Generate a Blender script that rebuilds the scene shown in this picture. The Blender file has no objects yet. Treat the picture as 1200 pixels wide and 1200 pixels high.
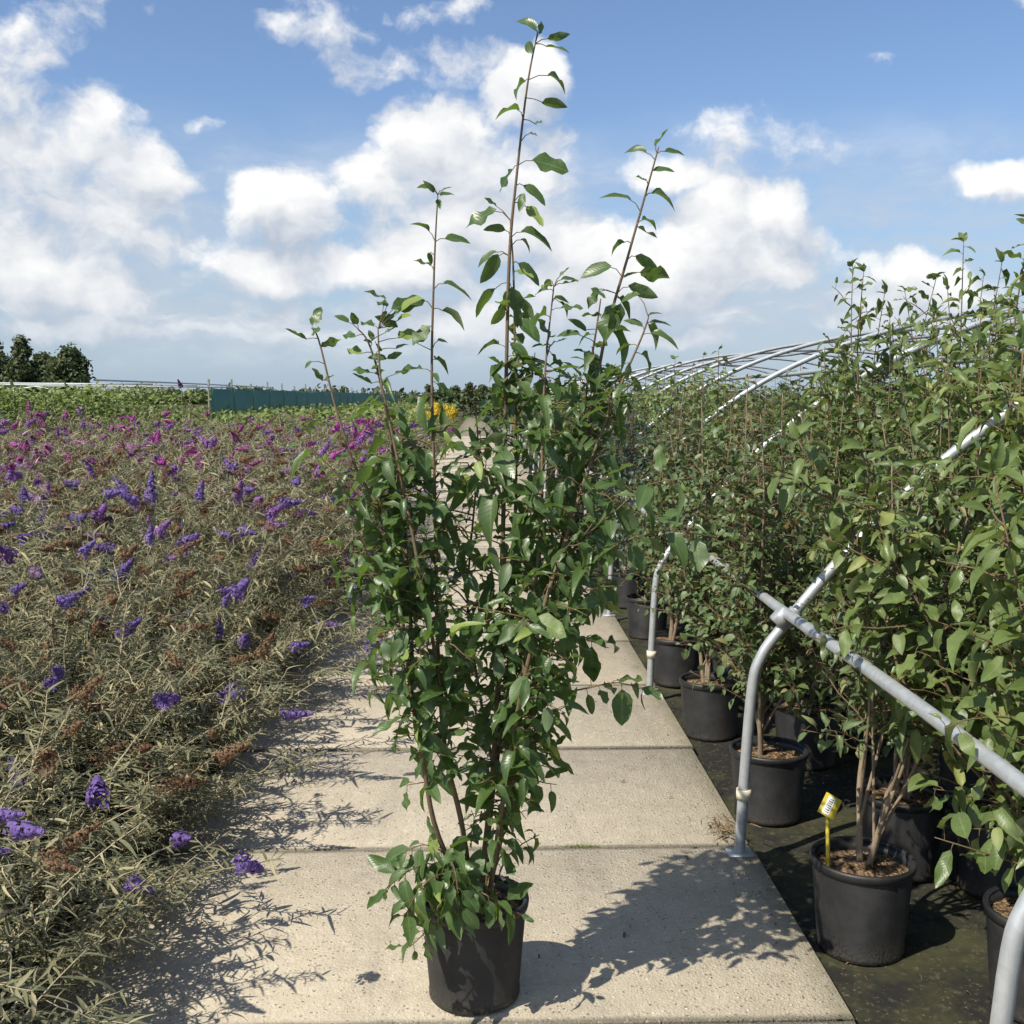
import bpy, math, random
import numpy as np
from mathutils import Vector, Matrix

# ------------------------------------------------------------------ camera, sky, sun, exposure
scene = bpy.context.scene
C = scene.collection
CAM_H = 1.60
PITCH, YAW, FOC = math.radians(6.0), math.radians(1.47), 1287.0 / 1200.0

cam_d = bpy.data.cameras.new('camera')
cam_d.sensor_width = 36.0
cam_d.lens = 36.0 * FOC
cam_d.clip_start, cam_d.clip_end = 0.05, 3000
cam = bpy.data.objects.new('camera', cam_d)
C.objects.link(cam)
cam.location = (0, 0, CAM_H)
cam.rotation_euler = (math.pi / 2 - PITCH, 0, -YAW)
scene.camera = cam

SUN_EL = math.radians(50.0)
SHADOW = Vector((0.80, 0.60)).normalized()          # the way shadows fall on the ground
sun_vec = Vector((-SHADOW.x * math.cos(SUN_EL), -SHADOW.y * math.cos(SUN_EL), math.sin(SUN_EL)))

vs = scene.view_settings
vs.view_transform, vs.look, vs.gamma, vs.exposure = 'Standard', 'None', 1.0, 0.3
vs.use_curve_mapping = False

sun_d = bpy.data.lights.new('sun', 'SUN')
sun_d.energy, sun_d.angle, sun_d.color = 5.0, math.radians(0.5), (1.0, 0.94, 0.82)
sun = bpy.data.objects.new('sun', sun_d)
C.objects.link(sun)
sun.rotation_euler = (-sun_vec).to_track_quat('-Z', 'Y').to_euler()


class NT:
    """small helper to write node trees as expressions"""
    def __init__(self, tree):
        self.t = tree
        tree.nodes.clear()

    def n(self, kind, ins=None, **props):
        nd = self.t.nodes.new(kind)
        for k, v in props.items():
            setattr(nd, k, v)
        for k, v in (ins or {}).items():
            self.put(nd.inputs[k], v)
        return nd

    def put(self, sock, v):
        if isinstance(v, bpy.types.NodeSocket):
            self.t.links.new(v, sock)
        elif isinstance(v, bpy.types.Node):
            self.t.links.new(v.outputs[0], sock)
        else:
            sock.default_value = v

    def m(self, op, a, b=None, c=None, clamp=False):
        nd = self.t.nodes.new('ShaderNodeMath')
        nd.operation, nd.use_clamp = op, clamp
        for i, v in enumerate((a, b, c)):
            if v is not None:
                self.put(nd.inputs[i], v)
        return nd.outputs[0]

    def v(self, op, a, b=None, out=0):
        nd = self.t.nodes.new('ShaderNodeVectorMath')
        nd.operation = op
        for i, x in enumerate((a, b)):
            if x is not None:
                self.put(nd.inputs[i], x)
        return nd.outputs['Value'] if op in ('DOT_PRODUCT', 'LENGTH') else nd.outputs[0]

    def mix(self, f, a, b, blend='MIX'):
        nd = self.t.nodes.new('ShaderNodeMix')
        nd.data_type, nd.blend_type = 'RGBA', blend
        self.put(nd.inputs['Factor'], f)
        self.put(nd.inputs[6], a if not isinstance(a, tuple) else rgba(a))
        self.put(nd.inputs[7], b if not isinstance(b, tuple) else rgba(b))
        return nd.outputs[2]

    def step(self, x, lo, hi, a=0.0, b=1.0, smooth=True):
        nd = self.t.nodes.new('ShaderNodeMapRange')
        nd.interpolation_type = 'SMOOTHSTEP' if smooth else 'LINEAR'
        for i, v in enumerate((x, lo, hi, a, b)):
            self.put(nd.inputs[i], v)
        return nd.outputs[0]

    def noise(self, vec, scale, detail=4.0, rough=0.5, out=0, dist=0.0):
        nd = self.n('ShaderNodeTexNoise', {'Scale': scale, 'Detail': detail, 'Roughness': rough, 'Distortion': dist})
        if vec is not None:
            self.put(nd.inputs['Vector'], vec)
        return nd.outputs[out]

    def ramp(self, f, stops):
        nd = self.t.nodes.new('ShaderNodeValToRGB')
        cr = nd.color_ramp
        while len(cr.elements) < len(stops):
            cr.elements.new(0.5)
        for e, (p, c) in zip(cr.elements, stops):
            e.position, e.color = p, rgba(c)
        self.put(nd.inputs[0], f)
        return nd.outputs[0]


def rgba(c):
    return (c[0], c[1], c[2], 1.0) if len(c) == 3 else c


# cumulus banks: tan(azimuth), tan(elevation), half width, half height, weight
CLOUDS = [(-.43, .21, .13, .065, 1.0), (-.31, .185, .055, .034, 1.0), (-.44, .115, .12, .05, .8),
          (-.41, .315, .09, .06, .75), (-.33, .255, .05, .03, .7),
          (-.165, .162, .058, .034, 1.0), (-.095, .178, .045, .036, 1.0), (-.03, .21, .055, .05, 1.0),
          (.035, .262, .036, .036, 1.0), (.05, .20, .04, .055, .9), (-.01, .155, .12, .034, .9), (.09, .135, .07, .035, .8),
          (.255, .228, .10, .034, .6), (.15, .202, .07, .02, .45),
          (.205, .148, .045, .038, 1.0), (.262, .165, .034, .032, 1.0), (.225, .118, .095, .034, 1.0), (.15, .105, .09, .035, .85),
          (.46, .195, .06, .022, .5), (.49, .36, .035, .026, .9), (.38, .10, .085, .032, .7),
          (-.17, .315, .085, .030, .22), (-.10, .29, .085, .022, .2), (-.022, .292, .06, .030, .25), (-.04, .33, .06, .018, .1),
          (-.245, .24, .024, .012, .1), (-.285, .33, .028, .016, .1), (.14, .33, .05, .012, -.1), (.36, .30, .05, .012, -.15), (.33, .20, .06, .018, .0),
          (-.46, .27, .10, .05, .7), (-.38, .16, .09, .045, .8), (-.27, .13, .06, .02, .7), (-.2, .11, .1, .03, .75), (-.08, .115, .1, .028, .8), (.07, .10, .1, .03, .75), (-.3, .09, .12, .024, .6),
          (-.36, .06, .12, .016, .65), (-.2, .075, .13, .02, .7), (.02, .07, .12, .02, .65), (.2, .055, .14, .016, .6), (.32, .07, .1, .016, .65)]

world = bpy.data.worlds.new('World')
scene.world = world
world.use_nodes = True
W = NT(world.node_tree)
sky = W.n('ShaderNodeTexSky', sky_type='NISHITA', sun_disc=False, sun_elevation=SUN_EL,
          sun_rotation=math.atan2(sun_vec.x, sun_vec.y), air_density=1.0, dust_density=0.5, ozone_density=2.5)
dirv = W.n('ShaderNodeTexCoord').outputs['Generated']


def cloud_density(d, fine=True):
    """banks in the part of the sky ahead, loose fair-weather cumulus everywhere else"""
    sx = W.n('ShaderNodeSeparateXYZ', {0: d})
    yy = W.m('MAXIMUM', sx.outputs[1], 0.02)
    p = W.n('ShaderNodeCombineXYZ', {0: W.m('DIVIDE', sx.outputs[0], yy), 1: W.m('DIVIDE', sx.outputs[2], yy)}).outputs[0]
    best = -1.5
    for (u, v, rx, ry, w) in CLOUDS:
        q = W.v('MULTIPLY', W.v('SUBTRACT', p, (u, v, 0)), (1 / (rx * 1.15), 1 / (ry * 1.15), 0))
        best = W.m('MAXIMUM', best, W.m('SUBTRACT', w, W.v('DOT_PRODUCT', q, q)))
    st = W.v('MULTIPLY', d, (1.0, 1.0, 1.35))
    n1 = W.noise(st, 11.0, 8.0 if fine else 4.0, 0.58)
    big = W.noise(W.v('MULTIPLY', d, (1.0, 1.0, 1.6)), 2.6, 3.0, 0.5)
    gen = W.m('MULTIPLY_ADD', big, 5.0, -2.75)
    # the listed banks fill the quarter of the sky ahead; the loose field takes over around it
    ahead = W.m('MULTIPLY', W.step(sx.outputs[1], 0.55, 0.82), W.step(sx.outputs[2], 0.55, 0.36))
    base = W.m('ADD', W.m('MULTIPLY', best, ahead), W.m('MULTIPLY', gen, W.m('SUBTRACT', 1.0, ahead)))
    base = W.m('MAXIMUM', base, -1.5)
    n0 = W.noise(st, 5.0, 2.0, 0.5)
    return W.m('ADD', base, W.m('ADD', W.m('MULTIPLY_ADD', n1, 4.2, -2.1), W.m('MULTIPLY_ADD', n0, 2.4, -1.25)))


wob = W.noise(dirv, 17.0, 4.0, 0.55, out=1)
dwob = W.v('ADD', dirv, W.v('MULTIPLY', W.v('SUBTRACT', wob, (.5, .5, .5)), (.040, .040, .040)))
den = cloud_density(dwob)
den2 = cloud_density(W.v('ADD', dwob, (-0.012, 0.0, 0.030)), False)
alpha = W.step(den, -0.15, 0.7)
thick = W.step(den, 0.2, 1.7)
lit = W.m('ADD', W.m('MULTIPLY', W.m('SUBTRACT', den, den2), 0.50), 0.50, clamp=True)
ccol = W.mix(lit, (4.9, 5.5, 6.5), (10.4, 10.3, 10.1))
ccol = W.mix(W.m('MULTIPLY', thick, 0.12), ccol, (6.6, 7.0, 7.8))
skc = W.mix(1.0, sky.outputs[0], (1.24, 1.30, 1.42), 'MULTIPLY')
sz = W.n('ShaderNodeSeparateXYZ', {0: dirv}).outputs[2]
hazef = W.step(sz, 0.24, 0.0, 0.0, 0.9, smooth=False)
skc = W.mix(hazef, skc, (3.9, 5.0, 6.4))
ccol = W.mix(W.step(sz, 0.12, 0.0, 0.0, 0.55), ccol, (5.0, 5.9, 7.0))
vn = W.noise(W.v('MULTIPLY', dwob, (1.0, 1.0, 3.2)), 6.5, 7.0, 0.6)
vband = W.m('MULTIPLY', W.step(sz, 0.015, 0.07), W.step(sz, 0.26, 0.10))
veil = W.m('MULTIPLY', W.step(vn, 0.34, 0.62), W.m('MULTIPLY', vband, 0.88))
skc = W.mix(veil, skc, W.mix(W.step(vn, .5, .72), (5.6, 6.2, 7.1), (8.9, 9.1, 9.3)))
out_c = W.mix(W.m('MULTIPLY', alpha, 0.96), skc, ccol)
bg = W.n('ShaderNodeBackground', {'Color': out_c, 'Strength': 0.083})
W.n('ShaderNodeOutputWorld', {'Surface': bg.outputs[0]})
world.cycles.sampling_method = 'MANUAL'
world.cycles.sample_map_resolution = 512

scene.cycles.use_adaptive_sampling = True
scene.cycles.adaptive_threshold = 0.02
scene.cycles.max_bounces = 5
scene.cycles.transparent_max_bounces = 6


# ------------------------------------------------------------------ helpers
def at(px, py, z=0.0):
    """world point at height z seen at a photo pixel"""
    d = Vector(((px - 600) / 1287, (600 - py) / 1287, -1)); d = cam_rot @ d
    t = (z - CAM_H) / d.z
    return Vector((0, 0, CAM_H)) + d * t


def atY(px, py, Y):
    d = Vector(((px - 600) / 1287, (600 - py) / 1287, -1)); d = cam_rot @ d
    return Vector((0, 0, CAM_H)) + d * (Y / d.y)


cam_rot = cam.rotation_euler.to_matrix()


def link(name, data, parent=None, M=None):
    o = bpy.data.objects.new(name, data)
    C.objects.link(o)
    if parent is not None:
        o.parent = parent
    if M is not None:
        o.matrix_basis = M
    return o


def tag(o, label=None, cat=None, group=None, kind=None):
    for k, v in (('label', label), ('category', cat), ('group', group), ('kind', kind)):
        if v:
            o[k] = v
    return o


def root(name, loc, label, cat, group=None, rz=0.0, scale=1.0):
    o = bpy.data.objects.new(name, None)
    C.objects.link(o)
    o.empty_display_size = 0.1
    o.location, o.rotation_euler, o.scale = loc, (0, 0, rz), (scale,) * 3
    return tag(o, label, cat, group)


def mesh_np(name, V, F, mat, smooth=True, UV=None):
    """V (n,3), F list of index arrays (all quads and/or tris padded by lists)"""
    me = bpy.data.meshes.new(name)
    V = np.asarray(V, dtype=np.float32)
    me.vertices.add(len(V)); me.vertices.foreach_set('co', V.ravel())
    counts = np.concatenate([np.full(len(f), f.shape[1], dtype=np.int32) for f in F if len(f)])
    loops = np.concatenate([f.ravel() for f in F if len(f)]).astype(np.int32)
    me.loops.add(len(loops)); me.loops.foreach_set('vertex_index', loops)
    me.polygons.add(len(counts))
    st = np.zeros(len(counts), dtype=np.int32); st[1:] = np.cumsum(counts)[:-1]
    me.polygons.foreach_set('loop_start', st)
    me.polygons.foreach_set('loop_total', counts)
    if smooth:
        me.polygons.foreach_set('use_smooth', np.ones(len(counts), dtype=bool))
    if UV is not None:
        lay = me.uv_layers.new(name='UVMap')
        lay.data.foreach_set('uv', np.asarray(UV, dtype=np.float32)[loops].ravel())
    me.update(calc_edges=True)
    me.validate()
    me.materials.append(mat)
    return me


def tubes(paths, sides=6):
    """paths: list of (points, radii) -> V, [quads]"""
    Vs, Fs, off = [], [], 0
    ang = np.linspace(0, 2 * np.pi, sides, endpoint=False)
    for pts, rad in paths:
        P = np.asarray(pts, dtype=float)
        n = len(P)
        R = np.linspace(rad[0], rad[1], n) if len(rad) == 2 else np.asarray(rad)
        T = np.gradient(P, axis=0)
        T /= np.linalg.norm(T, axis=1)[:, None] + 1e-9
        ref = np.array([0.31, 0.95, 0.05]) if abs(T[0][1]) < .8 else np.array([0.95, 0.1, 0.3])
        A = np.cross(T, ref); A /= np.linalg.norm(A, axis=1)[:, None] + 1e-9
        B = np.cross(T, A)
        ring = P[:, None, :] + R[:, None, None] * (np.cos(ang)[None, :, None] * A[:, None, :] + np.sin(ang)[None, :, None] * B[:, None, :])
        Vs.append(ring.reshape(-1, 3))
        i = np.arange(n - 1)[:, None] * sides + np.arange(sides)[None, :]
        j = np.arange(n - 1)[:, None] * sides + (np.arange(sides)[None, :] + 1) % sides
        Fs.append(np.stack([i, j, j + sides, i + sides], -1).reshape(-1, 4) + off)
        Vs.append(P[-1][None, :]); tip = off + n * sides
        k = np.arange(sides)
        Fs.append(np.stack([k + (n - 1) * sides + off, (k + 1) % sides + (n - 1) * sides + off, np.full(sides, tip), np.full(sides, tip)], -1)[:, :3])
        off = tip + 1
    q = [f for f in Fs if f.shape[1] == 4]; t = [f for f in Fs if f.shape[1] == 3]
    return np.concatenate(Vs), [np.concatenate(q), np.concatenate(t)]


def tube_mesh(name, paths, mat, sides=6):
    V, F = tubes(paths, sides)
    return mesh_np(name, V, F, mat)


def curve(pts, n):
    """smooth resample of a polyline (Catmull-Rom)"""
    P = [np.asarray(p, dtype=float) for p in pts]
    P = [2 * P[0] - P[1]] + P + [2 * P[-1] - P[-2]]
    out = []
    m = len(P) - 3
    for s in np.linspace(0, m - 1e-6, n):
        i = int(s); t = s - i
        a, b, c, d = P[i:i + 4]
        out.append(0.5 * (2 * b + (c - a) * t + (2 * a - 5 * b + 4 * c - d) * t * t + (3 * b - a - 3 * c + d) * t ** 3))
    return np.array(out)


def leaf_template(rows=6, width=.46, fold=.35, droop=.28, twist=0.0, wave=0.0, peak=.42):
    """ovate pointed blade, unit length along +y, folded at the midrib"""
    V, UV = [(0, 0, 0)], [(.5, 0)]
    for r in range(1, rows):
        t = r / rows
        a = peak / (1 - peak)
        w = width / 2 * (t ** a * (1 - t)) / (peak ** a * (1 - peak)) if t > 0 else 0
        w = width / 2 * min(1, (w / (width / 2)) ** .8)
        z = -droop * t * t
        y = t * (1 - .12 * droop * t)
        tw = twist * t
        for s in (-1, 0, 1):
            x = s * w
            zz = fold * abs(x) + (wave * math.sin(t * 11 + s) * w if s else 0)
            V.append((x * math.cos(tw) - zz * math.sin(tw), y, z + zz * math.cos(tw) + x * math.sin(tw)))
            UV.append((.5 + s * .5, t))
    V.append((0, 1 - .12 * droop, -droop)); UV.append((.5, 1))
    q, t3 = [], [(0, 2, 1), (0, 3, 2)]
    for r in range(rows - 2):
        b = 1 + r * 3
        q += [(b, b + 1, b + 4, b + 3), (b + 1, b + 2, b + 5, b + 4)]
    b = 1 + (rows - 2) * 3; tip = len(V) - 1
    t3 += [(b, b + 1, tip), (b + 1, b + 2, tip)]
    return np.array(V, float), np.array(q, int).reshape(-1, 4), np.array(t3, int), np.array(UV, float)


def leaf_mesh(name, tmpls, mats, which, mat):
    """many leaves in one mesh: mats (N,4,4), which (N,) template index"""
    Vs, Q, T, U, off = [], [], [], [], 0
    mats = np.asarray(mats); which = np.asarray(which)
    for k, (v, q, t, uv) in enumerate(tmpls):
        M = mats[which == k]
        if not len(M):
            continue
        vv = np.einsum('nij,vj->nvi', M[:, :3, :3], v) + M[:, None, :3, 3]
        n, m = len(M), len(v)
        Vs.append(vv.reshape(-1, 3)); U.append(np.tile(uv, (n, 1)))
        o = (np.arange(n) * m + off)[:, None, None]
        if len(q): Q.append((q[None] + o).reshape(-1, 4))
        T.append((t[None] + o).reshape(-1, 3))
        off += n * m
    F = ([np.concatenate(Q)] if Q else []) + [np.concatenate(T)]
    return mesh_np(name, np.concatenate(Vs), F, mat, True, np.concatenate(U))


def cross(a, b):
    return np.array((a[1] * b[2] - a[2] * b[1], a[2] * b[0] - a[0] * b[2], a[0] * b[1] - a[1] * b[0]))


def leaf_mat(p, d, n, L, Wd=1.0):
    a, b, c = float(d[0]), float(d[1]), float(d[2])
    k = 1 / (math.sqrt(a * a + b * b + c * c) + 1e-9); a *= k; b *= k; c *= k
    e, f, g = float(n[0]), float(n[1]), float(n[2])
    x0, x1, x2 = b * g - c * f, c * e - a * g, a * f - b * e
    k = 1 / (math.sqrt(x0 * x0 + x1 * x1 + x2 * x2) + 1e-9); x0 *= k; x1 *= k; x2 *= k
    z0, z1, z2 = x1 * c - x2 * b, x2 * a - x0 * c, x0 * b - x1 * a
    w = L * Wd
    return np.array(((x0 * w, a * L, z0 * L, p[0]), (x1 * w, b * L, z1 * L, p[1]), (x2 * w, c * L, z2 * L, p[2]), (0, 0, 0, 1.0)))


def box(sx, sy, sz, bevel=0.0):
    """V,F of a box centred in x,y with its top at 0, chamfered top edge"""
    b = bevel
    rings = [(-sx / 2, -sy / 2, -sz), (-sx / 2, -sy / 2, -b), (-sx / 2 + b, -sy / 2 + b, 0)] if b else [(-sx / 2, -sy / 2, -sz), (-sx / 2, -sy / 2, 0)]
    V = []
    for (x, y, z) in rings:
        V += [(x, y, z), (-x, y, z), (-x, -y, z), (x, -y, z)]
    F = [(3, 2, 1, 0)]
    for r in range(len(rings) - 1):
        for k in range(4):
            F.append((r * 4 + k, r * 4 + (k + 1) % 4, r * 4 + 4 + (k + 1) % 4, r * 4 + 4 + k))
    e = (len(rings) - 1) * 4
    F.append((e, e + 1, e + 2, e + 3))
    return np.array(V, float), [np.array(F)]


def box_between(name, lo, hi, mat, bevel=0.0):
    lo, hi = Vector(lo), Vector(hi)
    V, F = box(hi.x - lo.x, hi.y - lo.y, hi.z - lo.z, bevel)
    V = V + np.array([(lo.x + hi.x) / 2, (lo.y + hi.y) / 2, hi.z])
    return mesh_np(name, V, F, mat, False)


def lathe(name, prof, mat, n=40):
    a = np.linspace(0, 2 * np.pi, n, endpoint=False)
    V = np.concatenate([np.stack([r * np.cos(a), r * np.sin(a), np.full(n, z)], -1) for r, z in prof])
    F = []
    for k in range(len(prof) - 1):
        i = np.arange(n); j = (i + 1) % n
        F.append(np.stack([i + k * n, j + k * n, j + (k + 1) * n, i + (k + 1) * n], -1))
    return mesh_np(name, V, [np.concatenate(F)], mat)


# ------------------------------------------------------------------ materials
def material(name):
    m = bpy.data.materials.new(name)
    m.use_nodes = True
    return m, NT(m.node_tree)


def finish(t, color, rough=.6, normal=None, spec=.5, metal=0.0, extra=None):
    ins = {'Base Color': color if not isinstance(color, tuple) else rgba(color), 'Roughness': rough,
           'Specular IOR Level': spec, 'Metallic': metal}
    if normal is not None:
        ins['Normal'] = normal
    b = t.n('ShaderNodeBsdfPrincipled', ins)
    t.n('ShaderNodeOutputMaterial', {'Surface': extra(b) if extra else b.outputs[0]})
    return b


def bump(t, h, strength=.3, dist=.01):
    return t.n('ShaderNodeBump', {'Height': h, 'Strength': strength, 'Distance': dist}).outputs[0]


def leaf_material(name, front, front2, back, trans, tmix=.22, rough=.42, spec=.45, odd=None, oddf=.0, vein=.35):
    m, t = material(name)
    g = t.n('ShaderNodeNewGeometry')
    oi = t.n('ShaderNodeObjectInfo').outputs['Random']
    r = t.m('FRACT', t.m('ADD', g.outputs['Random Per Island'], t.m('MULTIPLY', oi, 7.31)))
    r2 = t.m('FRACT', t.m('MULTIPLY', r, 17.7))
    uv = t.n('ShaderNodeUVMap').outputs[0]
    s = t.n('ShaderNodeSeparateXYZ', {0: uv})
    ax = t.m('ABSOLUTE', t.m('SUBTRACT', s.outputs[0], .5))
    pos = g.outputs['Position']
    col = t.mix(r, front, front2)
    blot = t.noise(pos, 60.0, 3.0)
    col = t.mix(t.step(blot, .35, .75, 0, .35), col, tuple(c * 1.5 for c in front2))
    if odd:
        col = t.mix(t.step(r2, 1 - oddf, 1 - oddf * .6), col, odd)
    spot = t.m('MULTIPLY', t.step(t.noise(pos, 210.0, 2.0), .66, .72), t.step(r2, .35, .5))
    col = t.mix(t.m('MULTIPLY', spot, .7), col, (.13, .085, .04))
    col = t.mix(t.m('MULTIPLY', t.m('MULTIPLY', r2, r2), .28), col, tuple(min(1, c * 1.8 + .02) for c in front2))
    colb = t.mix(r2, back, tuple(c * .8 for c in back))
    if odd:
        colb = t.mix(t.step(r2, 1 - oddf, 1 - oddf * .6), colb, tuple(c * 1.1 for c in odd))
    colour = t.mix(g.outputs['Backfacing'], col, colb)
    midrib = t.step(ax, .06, .0, 0, vein)
    colour = t.mix(midrib, colour, tuple(min(1, c * 1.6 + .03) for c in back))
    # side veins
    vv = t.m('SINE', t.m('MULTIPLY', t.m('SUBTRACT', s.outputs[1], t.m('MULTIPLY', ax, .45)), 62.0))
    nrm = bump(t, t.m('ADD', t.m('MULTIPLY', vv, .35), t.m('MULTIPLY', blot, .8)), .12, .002)
    tr = t.n('ShaderNodeBsdfTranslucent', {'Color': t.mix(r, rgba(trans), rgba(tuple(c * .75 for c in trans)))})

    def ex(b):
        return t.n('ShaderNodeMixShader', {0: tmix, 1: b.outputs[0], 2: tr.outputs[0]}).outputs[0]
    finish(t, colour, t.m('MULTIPLY_ADD', r2, .18, rough - .06), nrm, spec, extra=ex)
    return m


def bark_material(name, a, b):
    m, t = material(name)
    pos = t.n('ShaderNodeNewGeometry').outputs['Position']
    n = t.noise(t.v('MULTIPLY', pos, (1, 1, .35)), 90, 5, .6)
    lent = t.noise(t.v('MULTIPLY', pos, (.4, .4, 2.2)), 160, 2)
    col = t.mix(n, a, b)
    col = t.mix(t.step(lent, .62, .72, 0, .5), col, tuple(min(1, c * 1.9 + .05) for c in b))
    finish(t, col, .72, bump(t, n, .4, .003), .3)
    return m


def concrete_material():
    m, t = material('weathered_concrete')
    pos = t.n('ShaderNodeNewGeometry').outputs['Position']
    oi = t.n('ShaderNodeObjectInfo').outputs['Random']
    big = t.noise(pos, 1.1, 6, .6)
    mid = t.noise(pos, 9, 6, .65)
    fine = t.noise(pos, 240, 3, .6)
    vor = t.n('ShaderNodeTexVoronoi', {'Vector': pos, 'Scale': 75.0, 'Randomness': 1.0})
    vc = t.n('ShaderNodeSeparateXYZ', {0: vor.outputs['Color']})
    stone = t.m('MULTIPLY', t.step(vor.outputs['Distance'], .42, .25), t.step(vc.outputs[0], .62, .7))
    pit = t.m('MULTIPLY', t.step(vor.outputs['Distance'], .34, .2), t.step(vc.outputs[1], .8, .86))
    col = t.ramp(mid, [(.25, (.40, .345, .255)), (.5, (.50, .435, .325)), (.75, (.56, .49, .375))])
    col = t.mix(t.step(big, .42, .7, 0, .42), col, (.36, .315, .24))
    col = t.mix(t.m('MULTIPLY', fine, .26), col, (.28, .24, .18))
    col = t.mix(t.m('MULTIPLY', oi, .34), col, (.30, .27, .225))
    drag = t.noise(t.v('MULTIPLY', pos, (2.6, .55, 1)), 1.6, 7, .68)
    col = t.mix(t.step(drag, .50, .68, 0, .45), col, (.25, .222, .175))
    col = t.mix(t.step(t.noise(pos, 26, 5, .7), .52, .72, 0, .5), col, (.60, .54, .43))
    col = t.mix(t.m('MULTIPLY', stone, .6), col, t.mix(vc.outputs[2], (.78, .71, .58), (.42, .32, .22)))
    col = t.mix(t.m('MULTIPLY', pit, .6), col, (.10, .085, .065))
    # grime creeping in from the joints
    oc = t.n('ShaderNodeTexCoord').outputs['Object']
    so = t.n('ShaderNodeSeparateXYZ', {0: oc})
    edge = t.step(t.m('ADD', t.m('ABSOLUTE', so.outputs[1]), t.m('MULTIPLY', mid, .035)), .535, .562)
    col = t.mix(t.m('MULTIPLY', edge, .75), col, (.10, .09, .065))
    stain = t.step(t.noise(t.v('ADD', pos, (3.7, 1.1, 0)), 3.4, 7, .7), .60, .72, 0, .5)
    col = t.mix(stain, col, (.27, .23, .165))
    speck = t.noise(pos, 130, 2, .5)
    col = t.mix(t.step(speck, .58, .72, 0, .35), col, (.24, .2, .15))
    col = t.mix(t.step(speck, .40, .28, 0, .35), col, (.70, .63, .5))
    sx_ = t.m('ADD', t.m('ABSOLUTE', so.outputs[0]), t.m('MULTIPLY', mid, .22))
    col = t.mix(t.step(sx_, 1.10, 1.24, 0, .55), col, (.13, .125, .075))
    h = t.m('ADD', t.m('MULTIPLY', fine, .5), t.m('ADD', t.m('MULTIPLY', stone, .6), t.m('MULTIPLY', pit, -1.0)))
    finish(t, col, .88, bump(t, t.m('ADD', h, t.m('ADD', mid, speck)), .75, .005), .25)
    return m


def fabric_material():
    m, t = material('mossy_ground_cloth')
    pos = t.n('ShaderNodeNewGeometry').outputs['Position']
    a = t.noise(pos, 3.0, 7, .65)
    b = t.noise(pos, 40, 5, .6)
    wv = t.n('ShaderNodeTexWave', {'Vector': pos, 'Scale': 90.0, 'Distortion': 1.0}).outputs['Fac']
    col = t.mix(t.step(a, .40, .62), (.016, .016, .014), (.050, .050, .022))
    col = t.mix(t.step(b, .52, .74, 0, .75), col, (.10, .085, .048))
    vz = t.n('ShaderNodeTexVoronoi', {'Vector': pos, 'Scale': 60.0})
    col = t.mix(t.m('MULTIPLY', t.step(vz.outputs['Distance'], .25, .1), t.step(b, .45, .6)), col, (.17, .13, .075))
    finish(t, col, .85, bump(t, t.m('ADD', t.m('MULTIPLY', wv, .2), b), .6, .006), .3)
    return m


def earth_material():
    m, t = material('field_earth')
    pos = t.n('ShaderNodeNewGeometry').outputs['Position']
    a = t.noise(pos, .15, 6, .6)
    b = t.noise(pos, 12, 5, .6)
    col = t.mix(t.step(a, .4, .6), (.09, .072, .045), (.055, .075, .025))
    col = t.mix(t.m('MULTIPLY', b, .5), col, (.05, .042, .028))
    finish(t, col, .95, bump(t, b, .5, .02), .1)
    return m


def soil_material():
    m, t = material('potting_soil')
    pos = t.n('ShaderNodeNewGeometry').outputs['Position']
    vor = t.n('ShaderNodeTexVoronoi', {'Vector': t.v('MULTIPLY', pos, (1, 1, .4)), 'Scale': 85.0})
    n = t.noise(pos, 24, 5, .6)
    col = t.mix(vor.outputs['Color'], (.045, .028, .016), (.19, .115, .062), 'MIX')
    sp = t.n('ShaderNodeSeparateXYZ', {0: vor.outputs['Color']}).outputs[0]
    col = t.mix(sp, (.05, .033, .02), (.30, .20, .115))
    col = t.mix(t.step(n, .5, .7, 0, .6), col, (.055, .05, .026))
    finish(t, col, .95, bump(t, t.m('ADD', vor.outputs['Distance'], n), 1.0, .012), .1)
    return m


def plastic_material():
    m, t = material('black_pot_plastic')
    pos = t.n('ShaderNodeNewGeometry').outputs['Position']
    oc = t.n('ShaderNodeTexCoord').outputs['Object']
    n = t.noise(pos, 9, 6, .65)
    f = t.noise(pos, 150, 3)
    z = t.n('ShaderNodeSeparateXYZ', {0: oc}).outputs[2]
    col = t.mix(t.step(n, .35, .75), (.0125, .0125, .013), (.030, .029, .028))
    splash = t.m('MULTIPLY', t.step(t.m('ADD', z, t.m('MULTIPLY', n, .08)), .13, .03), t.step(f, .40, .62))
    col = t.mix(t.m('MULTIPLY', splash, .55), col, (.085, .072, .05))
    finish(t, col, t.m('MULTIPLY_ADD', n, .25, .38), bump(t, f, .12, .002), .45)
    return m


def galv_material():
    m, t = material('galvanised_steel')
    pos = t.n('ShaderNodeNewGeometry').outputs['Position']
    vor = t.n('ShaderNodeTexVoronoi', {'Vector': pos, 'Scale': 55.0})
    n = t.noise(pos, 14, 6, .65)
    col = t.mix(n, (.40, .42, .43), (.60, .62, .63))
    col = t.mix(t.m('MULTIPLY', t.n('ShaderNodeSeparateXYZ', {0: vor.outputs['Color']}).outputs[0], .3), col, (.30, .32, .33))
    col = t.mix(t.step(t.noise(pos, 5, 6, .7), .6, .75, 0, .4), col, (.22, .19, .15))
    finish(t, col, t.m('MULTIPLY_ADD', n, .25, .38), bump(t, n, .08, .002), .5, .55)
    return m


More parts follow.
